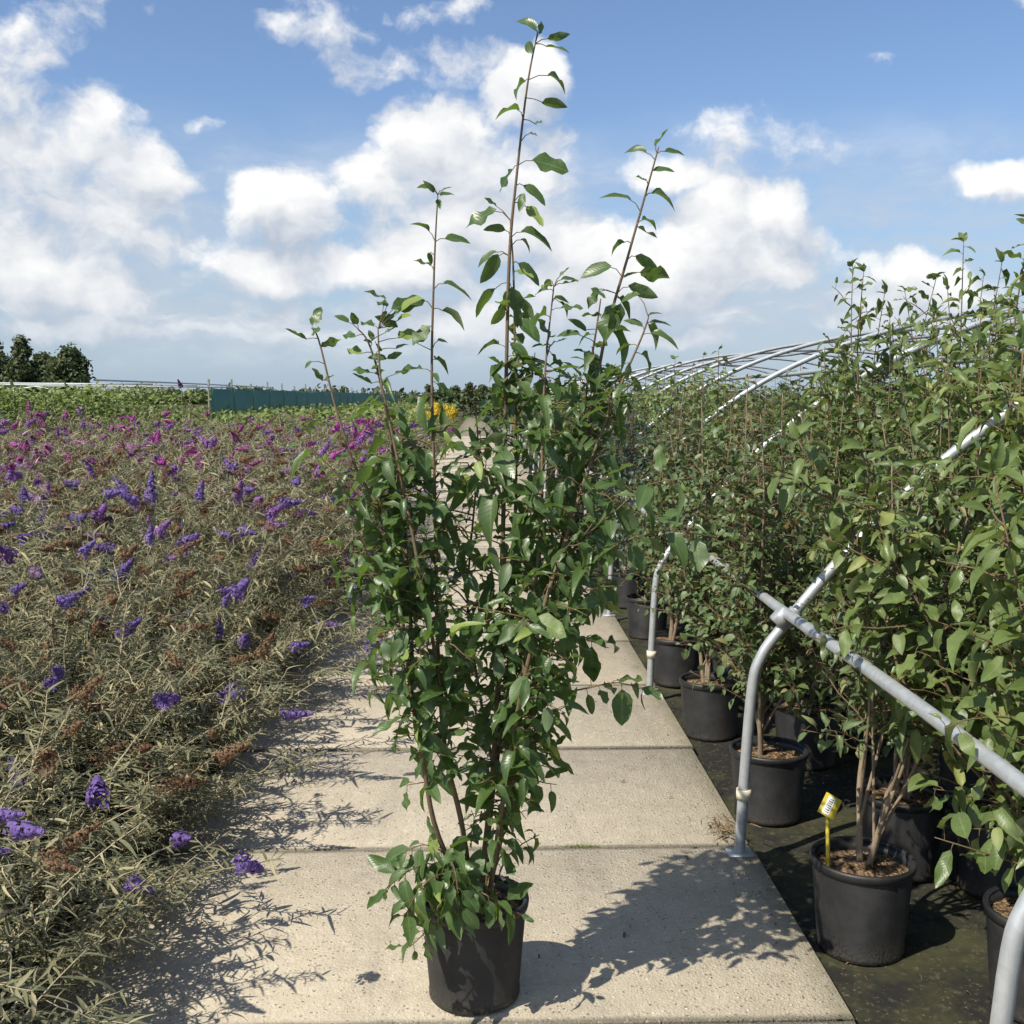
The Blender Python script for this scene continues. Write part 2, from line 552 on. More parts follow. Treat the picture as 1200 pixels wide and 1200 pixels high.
def flat_material(name, a, b, scale=60, rough=.7, spec=.3, bstr=.2):
    m, t = material(name)
    pos = t.n('ShaderNodeNewGeometry').outputs['Position']
    n = t.noise(pos, scale, 4, .6)
    finish(t, t.mix(t.step(n, .3, .7), a, b), rough, bump(t, n, bstr, .004), spec)
    return m


def floret_material(name, a, b):
    m, t = material(name)
    g = t.n('ShaderNodeNewGeometry')
    oi = t.n('ShaderNodeObjectInfo').outputs['Random']
    r = t.m('FRACT', t.m('ADD', g.outputs['Random Per Island'], oi))
    col = t.mix(t.m('MULTIPLY_ADD', oi, .5, t.m('MULTIPLY', r, .5)), a, b)
    tr = t.n('ShaderNodeBsdfTranslucent', {'Color': col})
    finish(t, col, .7, None, .2, extra=lambda p: t.n('ShaderNodeMixShader', {0: .25, 1: p.outputs[0], 2: tr.outputs[0]}).outputs[0])
    return m


def netting_material():
    m, t = material('green_windbreak_netting')
    pos = t.n('ShaderNodeNewGeometry').outputs['Position']
    n = t.noise(t.v('MULTIPLY', pos, (1, 1, .3)), 1.5, 5)
    col = t.mix(n, (.055, .165, .115), (.085, .22, .16))
    finish(t, col, .7, None, .2)
    return m


M_CONC, M_FAB, M_EARTH, M_SOIL, M_POT, M_GALV = concrete_material(), fabric_material(), earth_material(), soil_material(), plastic_material(), galv_material()
M_DIRT = flat_material('joint_dirt', (.022, .019, .013), (.045, .042, .022), 30, .95, .1)
M_LEAF = leaf_material('shrub_leaf', (.040, .076, .022), (.064, .108, .030), (.125, .175, .085), (.26, .44, .05), .26, .38, .5, (.24, .30, .06), .05)
M_LEAF_R = leaf_material('bed_shrub_leaf', (.074, .116, .034), (.125, .168, .050), (.15, .19, .085), (.30, .40, .07), .26, .42, .45, (.26, .27, .08), .06)
M_LEAF_S = leaf_material('small_shrub_leaf', (.054, .090, .035), (.100, .140, .052), (.14, .17, .095), (.24, .34, .07), .18, .42, .4, (.20, .16, .06), .07)
M_LEAF_B = leaf_material('browned_shrub_leaf', (.062, .074, .028), (.115, .110, .045), (.15, .145, .08), (.25, .24, .07), .16, .46, .35, (.25, .16, .07), .2)
M_LEAF_D = leaf_material('dark_shrub_leaf', (.030, .055, .036), (.052, .084, .054), (.10, .13, .10), (.10, .18, .06), .12, .36, .5)
M_LEAF_G = leaf_material('fresh_shrub_leaf', (.066, .110, .030), (.13, .18, .056), (.15, .19, .08), (.30, .40, .07), .22, .42, .45, (.28, .26, .09), .06)
M_BUD = leaf_material('buddleia_leaf', (.095, .108, .058), (.19, .185, .10), (.36, .34, .25), (.26, .26, .11), .18, .6, .25, (.42, .36, .21), .2, .2)
M_CROP = leaf_material('crop_leaf', (.10, .14, .036), (.17, .20, .06), (.15, .2, .07), (.3, .42, .07), .22, .5, .3)
M_TREE = leaf_material('tree_leaf', (.046, .066, .030), (.085, .105, .045), (.09, .11, .05), (.16, .22, .05), .22, .55, .3)
M_PURPLE_TREE = leaf_material('purple_tree_leaf', (.045, .020, .024), (.075, .035, .035), (.08, .05, .05), (.2, .04, .05), .15, .5, .3)
M_STEM = bark_material('shrub_bark', (.105, .072, .042), (.20, .145, .09))
M_TWIG = bark_material('shrub_twig', (.10, .068, .036), (.16, .12, .058))
M_STEM_P = bark_material('pale_bark', (.17, .125, .085), (.29, .225, .155))
M_TRUNK = bark_material('tree_bark', (.06, .05, .035), (.10, .085, .06))
M_BSTEM = bark_material('buddleia_stem', (.30, .25, .155), (.44, .38, .25))
M_VIO = floret_material('violet_floret', (.125, .075, .25), (.25, .165, .42))
M_PUR = floret_material('purple_floret', (.19, .075, .27), (.36, .18, .44))
M_MAG = floret_material('magenta_floret', (.30, .035, .22), (.50, .13, .42))
M_DEEP = floret_material('deep_purple_floret', (.035, .010, .05), (.07, .015, .08))
M_RUST = floret_material('spent_floret', (.13, .070, .038), (.27, .165, .095))
M_YEL = floret_material('goldenrod_floret', (.60, .42, .03), (.75, .58, .08))
M_NET = netting_material()
M_TAGY = flat_material('yellow_label_plastic', (.46, .36, .03), (.56, .46, .06), 40, .45)
M_TAGW = flat_material('white_label_print', (.72, .72, .68), (.80, .80, .76), 40, .5)
M_INK = flat_material('grey_label_ink', (.16, .17, .20), (.22, .23, .27), 40, .6)
M_CLIP = flat_material('cream_clip_plastic', (.66, .60, .42), (.76, .70, .52), 40, .5)
M_POSTW = flat_material('fence_post_wood', (.12, .12, .10), (.2, .2, .17), 20, .8)
M_DEAD = flat_material('dry_leaf', (.10, .065, .035), (.24, .16, .08), 40, .85)
M_GRASS = leaf_material('grass_blade', (.07, .11, .03), (.13, .17, .05), (.12, .16, .05), (.2, .3, .05), .2, .5, .3)

# ------------------------------------------------------------------ the setting
PATH_L, PATH_R, JOINT0, SLAB = -1.26, 0.955, 2.665, 1.105
gm = mesh_np('ground', [(-900, -60, -.09), (900, -60, -.09), (900, 1500, -.09), (-900, 1500, -.09)], [np.array([[0, 1, 2, 3]])], M_EARTH, False)
tag(link('ground', gm), kind='structure')


def grid_sheet(name, x0, x1, y0, y1, z, mat, nx, ny, amp, seed):
    rs = np.random.RandomState(seed)
    xs, ys = np.linspace(x0, x1, nx), np.linspace(y0, y1, ny)
    X, Y = np.meshgrid(xs, ys)
    Z = z + rs.uniform(-amp, amp, X.shape)
    V = np.stack([X, Y, Z], -1).reshape(-1, 3)
    i = (np.arange(ny - 1)[:, None] * nx + np.arange(nx - 1)[None, :]).ravel()
    return mesh_np(name, V, [np.stack([i, i + 1, i + nx + 1, i + nx], -1)], mat)


tag(link('planting_bed', grid_sheet('planting_bed', .965, 12, -2, 46, -.045, M_FAB, 60, 220, .006, 3)), kind='structure')
tag(link('flower_bed', grid_sheet('flower_bed', -14, PATH_L - .01, -2, 22, -.045, M_FAB, 60, 110, .006, 4)), kind='structure')

path = root('path', (0, 0, 0), None, None)
tag(path, kind='structure')
link('path_bedding', box_between('path_bedding', (PATH_L + .004, -3, -.085), (PATH_R - .004, 95, -.018), M_DIRT), path)
slab_rng = random.Random(5)
slab_me = []
for k in range(3):
    V, F = box(PATH_R - PATH_L, SLAB - .007 - .001 * k, .075, .004)
    slab_me.append(mesh_np('slab', V, F, M_CONC, False))
for k in range(-4, 38):
    o = link('slab', slab_me[k % 3], path)
    o.location = ((PATH_L + PATH_R) / 2 + slab_rng.uniform(-.004, .004), JOINT0 + (k + .5) * SLAB, slab_rng.uniform(-.003, .003))
    o.rotation_euler = (slab_rng.uniform(-.001, .001), slab_rng.uniform(-.001, .001), slab_rng.uniform(-.0015, .0015))
link('far_paving', box_between('far_paving', (PATH_L, JOINT0 + 38 * SLAB, -.08), (PATH_R, 92, 0), M_CONC), path)

# ------------------------------------------------------------------ pots
def pot_meshes(r, h):
    rb = r * .86
    rim = lathe('rim', [(r * .985, h - .026), (r + .003, h - .023), (r + .0055, h - .007), (r + .003, h), (r - .004, h + .001), (r - .009, h - .005)], M_POT, 44)
    body = lathe('pot', [(0.0, .004), (rb * .55, .002), (rb * .9, 0), (rb, .006), (rb * 1.005, .02), (rb * .99, .024), (r * .985, h - .02), (r - .008, h - .004), (r - .012, h - .03), (r - .022, h - .10)], M_POT, 44)
    rs = np.random.RandomState(int(r * 1000))
    n = 40; a = np.linspace(0, 2 * np.pi, n, endpoint=False)
    V, F = [(0, 0, h - .018)], []
    rad = [.25, .5, .75, 1.0]
    for f in rad:
        for t in a:
            V.append((f * (r - .013) * math.cos(t), f * (r - .013) * math.sin(t), h - .022 - .012 * f + rs.uniform(-.005, .005)))
    tri = np.array([(0, 1 + k, 1 + (k + 1) % n) for k in range(n)])
    q = np.array([(1 + m * n + k, 1 + (m + 1) * n + k, 1 + (m + 1) * n + (k + 1) % n, 1 + m * n + (k + 1) % n) for m in range(len(rad) - 1) for k in range(n)])
    soil = mesh_np('soil', V, [q, tri], M_SOIL)
    return body, rim, soil


POT = pot_meshes(.142, .272)


def put_pot(parent, scale=1.0, pm=POT):
    S = Matrix.Scale(scale, 4)
    b = link('pot', pm[0], parent, S)
    link('rim', pm[1], b)
    link('soil', pm[2], parent, S)


# ------------------------------------------------------------------ shrubs
T_BIG = [leaf_template(7, .44, .35, .25, .1, .1), leaf_template(7, .40, .75, .55, .45, .2), leaf_template(7, .50, .2, .10, -.35, .45, .46), leaf_template(7, .42, .9, .8, -.5, .3, .38), leaf_template(7, .37, .5, -.12, .55, .4)]
T_SMALL = [leaf_template(4, .62, .35, .2), leaf_template(4, .56, .55, .4, .3), leaf_template(4, .66, .3, .1, -.3)]
ME_LEAF = {}


def leaf_data(mat):
    if mat.name not in ME_LEAF:
        ME_LEAF[mat.name] = [leaf_mesh('leaf', [t], [np.eye(4)], [0], mat) for t in T_BIG]
    return ME_LEAF[mat.name]


def walk(P):
    """arc length table of a polyline"""
    P = np.asarray(P)
    s = np.concatenate([[0], np.cumsum(np.linalg.norm(np.diff(P, axis=0), axis=1))])
    return P, s


def pt(P, s, x):
    k = min(max(np.searchsorted(s, x) - 1, 0), len(P) - 2)
    f = (x - s[k]) / max(s[k + 1] - s[k], 1e-6)
    d = P[k + 1] - P[k]
    return P[k] + d * f, d / (np.linalg.norm(d) + 1e-9)


def leaves_along(rng, P, s0, s1, gap, L, out, petioles, droop=.25, pet=.018, a0=None):
    """alternate leaves from arc length s0 to s1"""
    P, s = walk(P)
    az = rng.uniform(0, 6.28) if a0 is None else a0
    x = s0
    end = min(s1, s[-1])
    while x <= end:
        p, ax = pt(P, s, x)
        u = cross(ax, [.13, .2, 1.0]);
        if np.linalg.norm(u) < .2: u = cross(ax, [1.0, .1, 0])
        u /= np.linalg.norm(u)
        w = cross(ax, u)
        rad = math.cos(az) * u + math.sin(az) * w
        d = rad * 1.0 + ax * rng.uniform(.1, .7) + np.array([0, 0, -droop * rng.uniform(.2, 2.0)])
        d /= np.linalg.norm(d)
        nrm = np.array([rng.gauss(0, .35) - .18, rng.gauss(0, .35) - .22, 1.0]) + ax * .2
        ln = L * rng.uniform(.5, 1.2)
        if end - x < .05: ln *= .55 + .45 * (end - x) / .05
        b = p + d * pet * rng.uniform(.6, 1.3) + np.array([0, 0, .004])
        out.append((leaf_mat(b, d, nrm, ln, rng.uniform(.75, 1.2)), rng.randrange(5)))
        petioles.append(([p, (p + b) / 2 + np.array([0, 0, .003]), b + d * .1 * ln], (.0011, .0008)))
        az += 2.4 + rng.uniform(-.4, .4)
        x += gap * rng.uniform(.7, 1.35)


def twig_from(rng, p, az, length, rise, sag=.0):
    d = np.array([math.cos(az), math.sin(az), 0])
    pts = []
    for k in range(5):
        t = k / 4
        pts.append(p + d * length * t * math.cos(rise) + np.array([0, 0, length * (t * math.sin(rise) - sag * t * t)]) + np.array([rng.gauss(0, .006), rng.gauss(0, .006), rng.gauss(0, .004)]) * (k > 0))
    return np.array(pts)


def grow(rng, H, nlead, spread, L, gap, ntwig, tl, z0, bare=.35, r0=.009, low=.12, lean=(0, 0)):
    """a multi-stemmed nursery shrub: leaders, side twigs, leaves (plant coordinates, z from soil)"""
    stems, twigs, leaves = [], [], []
    soil = .235
    for i in range(nlead):
        a = 6.283 * i / nlead + rng.uniform(-.5, .5)
        top = H * (1.0 if i == 0 else rng.uniform(.68, .97))
        sp = spread * rng.uniform(.35, 1.0) * (.4 if i == 0 else 1)
        b = np.array([math.cos(a) * .012, math.sin(a) * .012, soil - .02])
        pts, ts, fork = [b], (.12, .3, .55, .8, 1.0), i >= 3 and nlead > 5
        if fork:
            T = stems[i % 3][0]
            pts, ts = [T[rng.randrange(3, 9)]], (.45, .62, .8, 1.0)
            a = math.atan2(T[9][1], T[9][0]) + rng.uniform(-1.0, 1.0) + (3.14 if i > 5 else 0)
        for t in ts:
            rr = sp * (t ** .85) + .012
            pts.append(np.array([math.cos(a) * rr + rng.gauss(0, .015) + lean[0] * t, math.sin(a) * rr + rng.gauss(0, .015) + lean[1] * t, soil + (top - soil) * t]))
        P = curve(pts, 26)
        stems.append((P, (r0 * (.6 if fork else 1.25) * rng.uniform(.85, 1.1), .0018)))
        for q in range(3):
            leaves.append((leaf_mat(P[-1], np.array((rng.gauss(0, .6), rng.gauss(0, .6), rng.uniform(.2, 1.2))), np.array((rng.gauss(0, 1), -1.0, .8)), L * rng.uniform(.5, .95)), rng.randrange(5)))
        Q, s = walk(P)
        tot = s[-1]
        leaves_along(rng, P, tot * .55, tot, gap * 1.2, L * 1.05, leaves, twigs)
        for k in range(ntwig):
            x = tot * (low + (.90 - low) * (k + rng.random()) / ntwig)
            p, ax = pt(Q, s, x)
            if p[2] < z0: continue
            ln = tl * rng.uniform(.45, 1.15) * (1.1 - .55 * x / tot)
            tw = twig_from(rng, p, a + rng.gauss(0, 1.4), ln, rng.uniform(.2, .95), rng.uniform(0, .25))
            twigs.append((tw, (.0032, .0012)))
            leaves_along(rng, tw, ln * .15, ln * 1.1, gap, L, leaves, twigs)
    return stems, twigs, leaves


def build_shrub(r, stems, twigs, leaves, mat, tmpl, stem_mat=M_STEM, n_obj=0, cam_local=None, sides=7):
    for P, rad in stems:
        link('stem', tube_mesh('stem', [(P, rad)], stem_mat, sides), r)
    tag(link('twigs', tube_mesh('twigs', twigs, M_TWIG, 4), r), kind='stuff')
    if n_obj:
        # the leaves that show largest: long ones, near the eye
        key = sorted(range(len(leaves)), key=lambda i: -np.linalg.norm(leaves[i][0][:3, 1]) / np.linalg.norm(leaves[i][0][:3, 3] - cam_local))
        big, rest = key[:n_obj], key[n_obj:]
        data = leaf_data(mat)
        for i in big:
            link('leaf', data[leaves[i][1]], r, Matrix(leaves[i][0].tolist()))
    else:
        rest = range(len(leaves))
    rest = list(rest)
    if rest:
        me = leaf_mesh('foliage', tmpl, [leaves[i][0] for i in rest], [leaves[i][1] % len(tmpl) for i in rest], mat)
        tag(link('foliage', me, r), kind='stuff')


def copy_tree(o, parent=None):
    c = o.copy()
    C.objects.link(c)
    c.parent = parent
    for ch in list(o.children):
        copy_tree(ch, c)
    return c


# ------------------------------------------------------------------ the tall shrub standing on the path
base = at(556, 1163)
Y0 = base.y
main = root('potted_shrub', base, 'tall slender multi-stemmed green shrub in black pot standing alone on the concrete path', 'potted shrub')
put_pot(main)
bnp = np.array(base)


def loc(px, py, dy=0.0):
    return np.array(atY(px, py, Y0 + dy)) - bnp


LEADERS = [
    [(562, 1066, 0), (568, 1000, 0), (578, 900, .02), (585, 760, .02), (590, 600, 0), (593, 450, 0), (597, 300, 0), (605, 210, 0), (618, 100, 0), (630, 38, 0)],
    [(568, 1064, .03), (574, 960, .06), (598, 760, .09), (604, 600, .07), (604, 470, .04), (602, 330, .02), (598, 258, .0)],
    [(555, 1064, -.01), (541, 965, -.05), (522, 880, -.08), (513, 760, -.06), (510, 600, -.02), (506, 440, 0), (509, 310, 0), (513, 228, 0)],
    [(550, 1060, -.03), (512, 975, -.10), (497, 900, -.13), (483, 820, -.12), (468, 700, -.10), (450, 610, -.07), (418, 550, -.04), (394, 480, -.02), (374, 400, 0), (365, 384, 0)],
    [(482, 815, -.12), (482, 740, -.02), (472, 600, .04), (455, 500, .04), (444, 440, .03), (431, 400, .02), (418, 384, .02)],
    [(521, 875, -.08), (512, 780, -.14), (486, 640, -.12), (462, 520, -.08), (447, 450, -.06), (444, 412, -.05), (443, 385, -.05)],
    [(568, 1062, .02), (592, 960, .08), (626, 820, .12), (660, 680, .12), (688, 520, .08), (708, 400, .04), (736, 300, 0), (760, 215, 0), (772, 172, 0)],
    [(572, 1062, -.02), (586, 960, -.08), (612, 800, -.12), (632, 640, -.12), (636, 500, -.08), (640, 420, -.04), (649, 336, 0)],
    [(590, 930, -.09), (618, 780, -.18), (660, 640, -.16), (700, 520, -.10), (728, 450, -.06), (752, 395, -.04), (760, 372, -.04)],
    [(612, 870, .105), (645, 700, .16), (672, 560, .14), (690, 440, .10), (699, 385, .08), (704, 350, .08)],
    [(578, 900, .02), (560, 800, .10), (548, 700, .16), (560, 540, .16), (556, 470, .14)],
]
mrng = random.Random(21)
m_stems, m_twigs, m_leaves = [], [], []
lead_pts = []
for i, ld in enumerate(LEADERS):
    P = curve([loc(*p) for p in ld], 40)
    if ld[0][1] > 1050: P[0][2] = min(P[0][2], .225)
    r0 = [.0095, .008, .0085, .0075, .006, .006, .0085, .0075, .0065, .006, .005][i]
    m_stems.append((P, (r0, .0017)))
    lead_pts.append(P)

# leaves of the free shoots, read one by one: base and tip in a plane through the plant
FREE = """650,105,600,35 662,115,672,70 690,130,765,120 683,157,765,155 640,180,615,130 690,250,770,275 618,272,555,305
670,345,757,345 598,368,513,350 645,415,672,405 630,445,655,450 638,535,758,563 575,565,525,640 608,620,688,670 610,645,600,710
620,690,672,760 520,700,415,755 550,770,480,758 520,840,450,880 525,850,475,945 515,965,440,1045 600,775,705,790 600,800,642,825
590,880,672,945 520,690,478,668 585,905,640,935 575,960,530,1040 570,960,580,1090 545,1030,505,1090 590,1000,650,1060 595,1070,665,1130
305,628,252,618 310,645,290,605 330,655,380,640 335,640,365,620 322,668,330,690 295,775,250,730 300,888,245,868 290,845,305,885 345,800,432,797
340,945,447,980 335,1040,428,1065 275,1000,165,1035 293,1090,240,1150 320,1140,360,1140
1022,512,955,478 1048,490,1097,440 1080,508,1152,505 1040,572,1112,560 1020,605,990,588 1038,645,1132,660 972,668,872,638 1005,735,1064,735
992,760,1050,803 950,810,885,835 905,890,802,912 985,855,1056,905 1000,910,1092,925 990,915,945,918 960,955,1052,1000 1000,985,930,1000
915,1015,880,1140 935,1015,905,1110 860,970,825,1030 835,965,880,1000 700,935,680,960 730,925,765,900 735,935,795,930 740,950,795,945 710,1000,755,990
705,960,660,940 1030,1055,1075,1040 1030,1080,1105,1075 1010,1095,950,1060 820,1110,770,1060 800,1120,720,1110 700,1130,655,1060"""
for tok in FREE.split():
    a, b, c, d = [float(v) for v in tok.split(',')]
    dy = mrng.uniform(-.03, .03)
    p0 = loc(400 + a / 2.857, b / 2.857, dy * .5); p1 = loc(400 + c / 2.857, d / 2.857, dy * .5 + mrng.uniform(-.03, .03))
    L = float(np.linalg.norm(p1 - p0)) * 1.06
    nrm = np.array([mrng.gauss(-.1, .25), mrng.choice((-1, -1, -1, 1)) * mrng.uniform(.35, 1.3), 1.0])
    dd = p1 - p0
    if abs(dd[2]) > .8 * np.linalg.norm(dd):
        nrm = np.array([mrng.choice((-1, 1)) * .5, -1.0, .2])
    m_leaves.append((leaf_mat(p0, dd, nrm, L, mrng.uniform(.9, 1.2)), mrng.choice((0, 2, 4, 0, 1))))
    best = min(((np.linalg.norm(P - (p0 - np.array([0, 0, .012])), axis=1).min(), k) for k, P in enumerate(lead_pts)))
    P = lead_pts[best[1]]
    q = P[np.argmin(np.linalg.norm(P - (p0 - np.array([0, 0, .012])), axis=1))]
    m_twigs.append(([q, (q * .45 + p0 * .55) + np.array([0, 0, .004]), p0 + dd * .12], (.0013, .0009)))
# shoots at the left, against the flower field
FREE2 = """222,320,268,175 180,410,25,350 215,370,262,325 275,460,415,400 215,560,155,600 290,700,220,625 300,690,372,670 475,290,378,220
535,300,488,225 648,315,560,270 520,390,428,365 565,512,460,460 650,410,610,345 680,490,682,410 640,440,595,400 740,545,610,515 740,125,590,55
748,175,672,130 825,205,720,275 770,195,1000,115 700,270,735,205 810,280,885,215 820,320,650,265 725,360,815,325 930,440,1035,310 820,400,940,340
805,475,885,420 740,540,850,510 625,640,490,615 640,720,495,665 655,650,725,620 990,610,795,625 820,640,900,640 630,610,680,590 700,700,750,690"""
for tok in FREE2.split():
    a, b, c, d = [float(v) for v in tok.split(',')]
    p0 = loc(330 + a / 6, 330 + b / 6, mrng.uniform(-.02, .02)); p1 = loc(330 + c / 6, 330 + d / 6, mrng.uniform(-.04, .04))
    dd = p1 - p0
    nrm = np.array([mrng.gauss(-.1, .25), mrng.choice((-1, -1, -1, 1)) * mrng.uniform(.4, 1.4), 1.0])
    if abs(dd[2]) > .7 * np.linalg.norm(dd):
        nrm = np.array([mrng.choice((-1, 1)) * .4, -1.0, .2])
    m_leaves.append((leaf_mat(p0, dd, nrm, float(np.linalg.norm(dd)) * 1.05, mrng.uniform(.9, 1.15)), mrng.choice((0, 2, 4))))
    k = min(range(len(lead_pts)), key=lambda k: np.linalg.norm(lead_pts[k] - p0, axis=1).min())
    q = lead_pts[k][np.argmin(np.linalg.norm(lead_pts[k] - (p0 - np.array([0, 0, .008])), axis=1))]
    m_twigs.append(([q, (q + p0) / 2 + np.array([0, 0, .003]), p0 + dd * .1], (.0012, .0008)))
# the leafy middle: side twigs off every leader between knee and head height
for i, P in enumerate(lead_pts):
    Q, s = walk(P)
    tot = s[-1]
    zlo = [.42, .46, .60, .70, .66, .60, .56, .44, .56, .62, .50][i]
    zhi = [1.70, 1.68, 1.52, 1.36, 1.48, 1.46, 1.70, 1.72, 1.66, 1.66, 1.52][i]
    side = [0, 0, math.pi, math.pi, math.pi, math.pi, 0, 0, 0, 0, math.pi][i]
    sel = [x for x in np.arange(0, tot, .024) if zlo < pt(Q, s, x)[0][2] < zhi]
    for x in sel:
        p, ax = pt(Q, s, x + mrng.uniform(-.015, .015))
        mid = 1.0 - abs(p[2] - 1.05) / .75
        ln = mrng.uniform(.05, .18) * (.42 + .85 * max(0, mid))
        az = mrng.choice((side + mrng.gauss(0, .9), mrng.uniform(0, 6.28), -math.pi / 2 + mrng.gauss(0, .8)))
        tw = twig_from(mrng, p, az, ln, mrng.uniform(.1, .9), mrng.uniform(0, .35))
        m_twigs.append((tw, (.0028, .0011)))
        leaves_along(mrng, tw, ln * .25, ln * 1.15, .027, mrng.uniform(.056, .098), m_leaves, m_twigs, .4)
    for x in np.arange(0, tot, .05):
        p, ax = pt(Q, s, x)
        if zhi - .25 < p[2] < zhi + .16 and mrng.random() < .9:
            leaves_along(mrng, P, x, x + .03, .024, .098, m_leaves, m_twigs, .5)
# long side twigs
for pts, L in [([(648, 815, -.1), (690, 806, -.14), (725, 800, -.16), (765, 812, -.16)], .082),
               ([(486, 812, -.12), (462, 812, -.16), (440, 806, -.18)], .07),
               ([(672, 640, -.14), (720, 600, -.2), (760, 568, -.22), (815, 560, -.22)], .085),
               ([(660, 680, -.14), (720, 640, -.2), (780, 622, -.22), (840, 630, -.22)], .08),
               ([(630, 720, -.12), (668, 716, -.15), (700, 700, -.16)], .05),
               ([(470, 690, -.1), (440, 660, -.16), (425, 645, -.18)], .08),
               ([(460, 620, -.08), (400, 560, -.1), (352, 512, -.1)], .07),
               ([(480, 740, -.12), (440, 722, -.2), (400, 718, -.22)], .065),
               ([(600, 860, -.06), (620, 868, -.1), (634, 875, -.1)], .06)]:
    P = curve([loc(*p) for p in pts], 10)
    m_twigs.append((P, (.0026, .0011)))
    Q, s = walk(P)
    leaves_along(mrng, P, s[-1] * .25, s[-1] * 1.05, .02, L, m_leaves, m_twigs, .45)
# low shoots spilling over the left front of the pot
for pts in [[(556, 1062, -.02), (530, 1010, -.06), (500, 990, -.1), (470, 1000, -.13)],
            [(552, 1062, -.04), (515, 1015, -.1), (480, 1020, -.16), (448, 1045, -.18)],
            [(552, 1064, -.05), (520, 1025, -.14), (490, 1045, -.2), (470, 1085, -.22)],
            [(556, 1066, -.06), (535, 1040, -.14), (515, 1060, -.2), (500, 1090, -.22), (480, 1110, -.22)],
            [(556, 1064, -.05), (530, 1010, -.13), (535, 1030, -.19), (538, 1075, -.21)],
            [(560, 1064, -.06), (550, 1040, -.12), (580, 1055, -.16), (606, 1072, -.17)],
            [(574, 1060, .0), (590, 1012, .0), (608, 992, .0), (632, 978, .0)],
            [(572, 1060, .04), (580, 1020, .06), (590, 1000, .07), (600, 1010, .07)]]:
    P = curve([loc(*p) for p in pts], 12)
    m_twigs.append((P, (.0028, .0012)))
    Q, s = walk(P)
    leaves_along(mrng, P, s[-1] * .35, s[-1] * 1.02, .0125 if pts[0][2] < 0 else .016, .086 if pts[0][2] < 0 else .062, m_leaves, m_twigs, .7)
build_shrub(main, m_stems, m_twigs, m_leaves, M_LEAF, T_BIG, M_STEM, 300, np.array((0, 0, CAM_H)) - bnp, 8)

# ------------------------------------------------------------------ hoop frame over the right-hand bed
frame = root('tunnel_frame', (0, 0, 0), 'galvanised steel hoop tunnel frame arching over the potted shrubs beside the path', 'tunnel frame')
HX = [(0, 0), (.012, .3), (.03, .60), (.055, .70), (.12, .80), (.36, 1.09), (.62, 1.35), (.95, 1.60), (1.35, 1.82), (1.85, 2.01), (2.5, 2.16), (3.4, 2.22)]
pts = [(x, 0, z) for x, z in HX]
pts += [(2 * 3.4 - x, 0, z) for x, z in reversed(HX[:-1])]
hoop_path = curve(pts, 84)
hoop_me = tube_mesh('hoop', [(hoop_path, (.019, .019))], M_GALV, 12)
V, F = box(.09, .08, .008, .002)
plate_me = mesh_np('foot_plate', V + np.array([0, 0, .008]), F, M_GALV, False)
clip_me = lathe('clip', [(.0195, 0), (.026, 0), (.026, .034), (.0195, .034)], M_CLIP, 14)
clamp_me = lathe('clamp', [(.0195, -.03), (.025, -.03), (.025, .03), (.0195, .03)], M_GALV, 14)
V, F = box(.060, .050, .062, .006)
bracket_me = mesh_np('bracket', V + np.array([0, 0, .031]), F, M_GALV, False)
HY = [1.84, 3.70, 5.80, 7.93] + [7.93 + 2.05 * k for k in range(1, 17)]
hr = random.Random(8)
for i, y in enumerate(HY):
    x = .905 + hr.uniform(-.012, .012)
    h = link('hoop', hoop_me, frame, Matrix.Translation((x, y, 0)) @ Matrix.Rotation(hr.uniform(-.012, .012), 4, 'Y'))
    link('foot_plate', plate_me, h)
    link('clip', clip_me, h, Matrix.Translation((.009, 0, .20)))
    bk = link('bracket', bracket_me, h, Matrix.Translation((.128, 0, .842)) @ Matrix.Rotation(math.radians(-48), 4, 'Y'))
    link('clamp', clamp_me, h, Matrix.Translation((.155, 0, .845)) @ Matrix.Rotation(math.radians(40), 4, 'Y'))


def purlin(x, z, y0, y1, r, sag):
    n = 40
    P = [(x + hr.gauss(0, .004), y0 + (y1 - y0) * k / (n - 1), z + sag * math.sin((y0 + (y1 - y0) * k / (n - 1)) * 3.06) + hr.gauss(0, .003)) for k in range(n)]
    return tube_mesh('purlin', [(curve(P, 90), (r, r))], M_GALV, 10)


link('purlin', purlin(1.035, .86, .6, 42, .019, .008), frame)
link('purlin', purlin(.905 + 1.30, 1.76, .6, 42, .016, .008), frame)
link('purlin', purlin(.905 + 3.4, 2.19, .6, 42, .019, .008), frame)
link('purlin', purlin(.905 + 5.5, 1.76, .6, 42, .016, .008), frame)

# ------------------------------------------------------------------ shrubs of the right-hand bed
G_BED = 'potted shrubs set out in rows under the hoops'
sr = random.Random(77)
protos = {}


def proto(key, n, H, nlead, spread, L, gap, ntwig, tl, z0, mat, tmpl, stem_mat, r0=.008, low=.12):
    lst = []
    for k in range(n):
        st, tw, lv = grow(sr, H, nlead, spread, L, gap, ntwig, tl, z0, r0=r0, low=low)
        o = root('potted_shrub', (0, 0, 0), 'x', 'potted shrub', G_BED)
        put_pot(o, 1.04)
        build_shrub(o, st, tw, lv, mat, tmpl, stem_mat)
        lst.append([o, False])
    protos[key] = lst


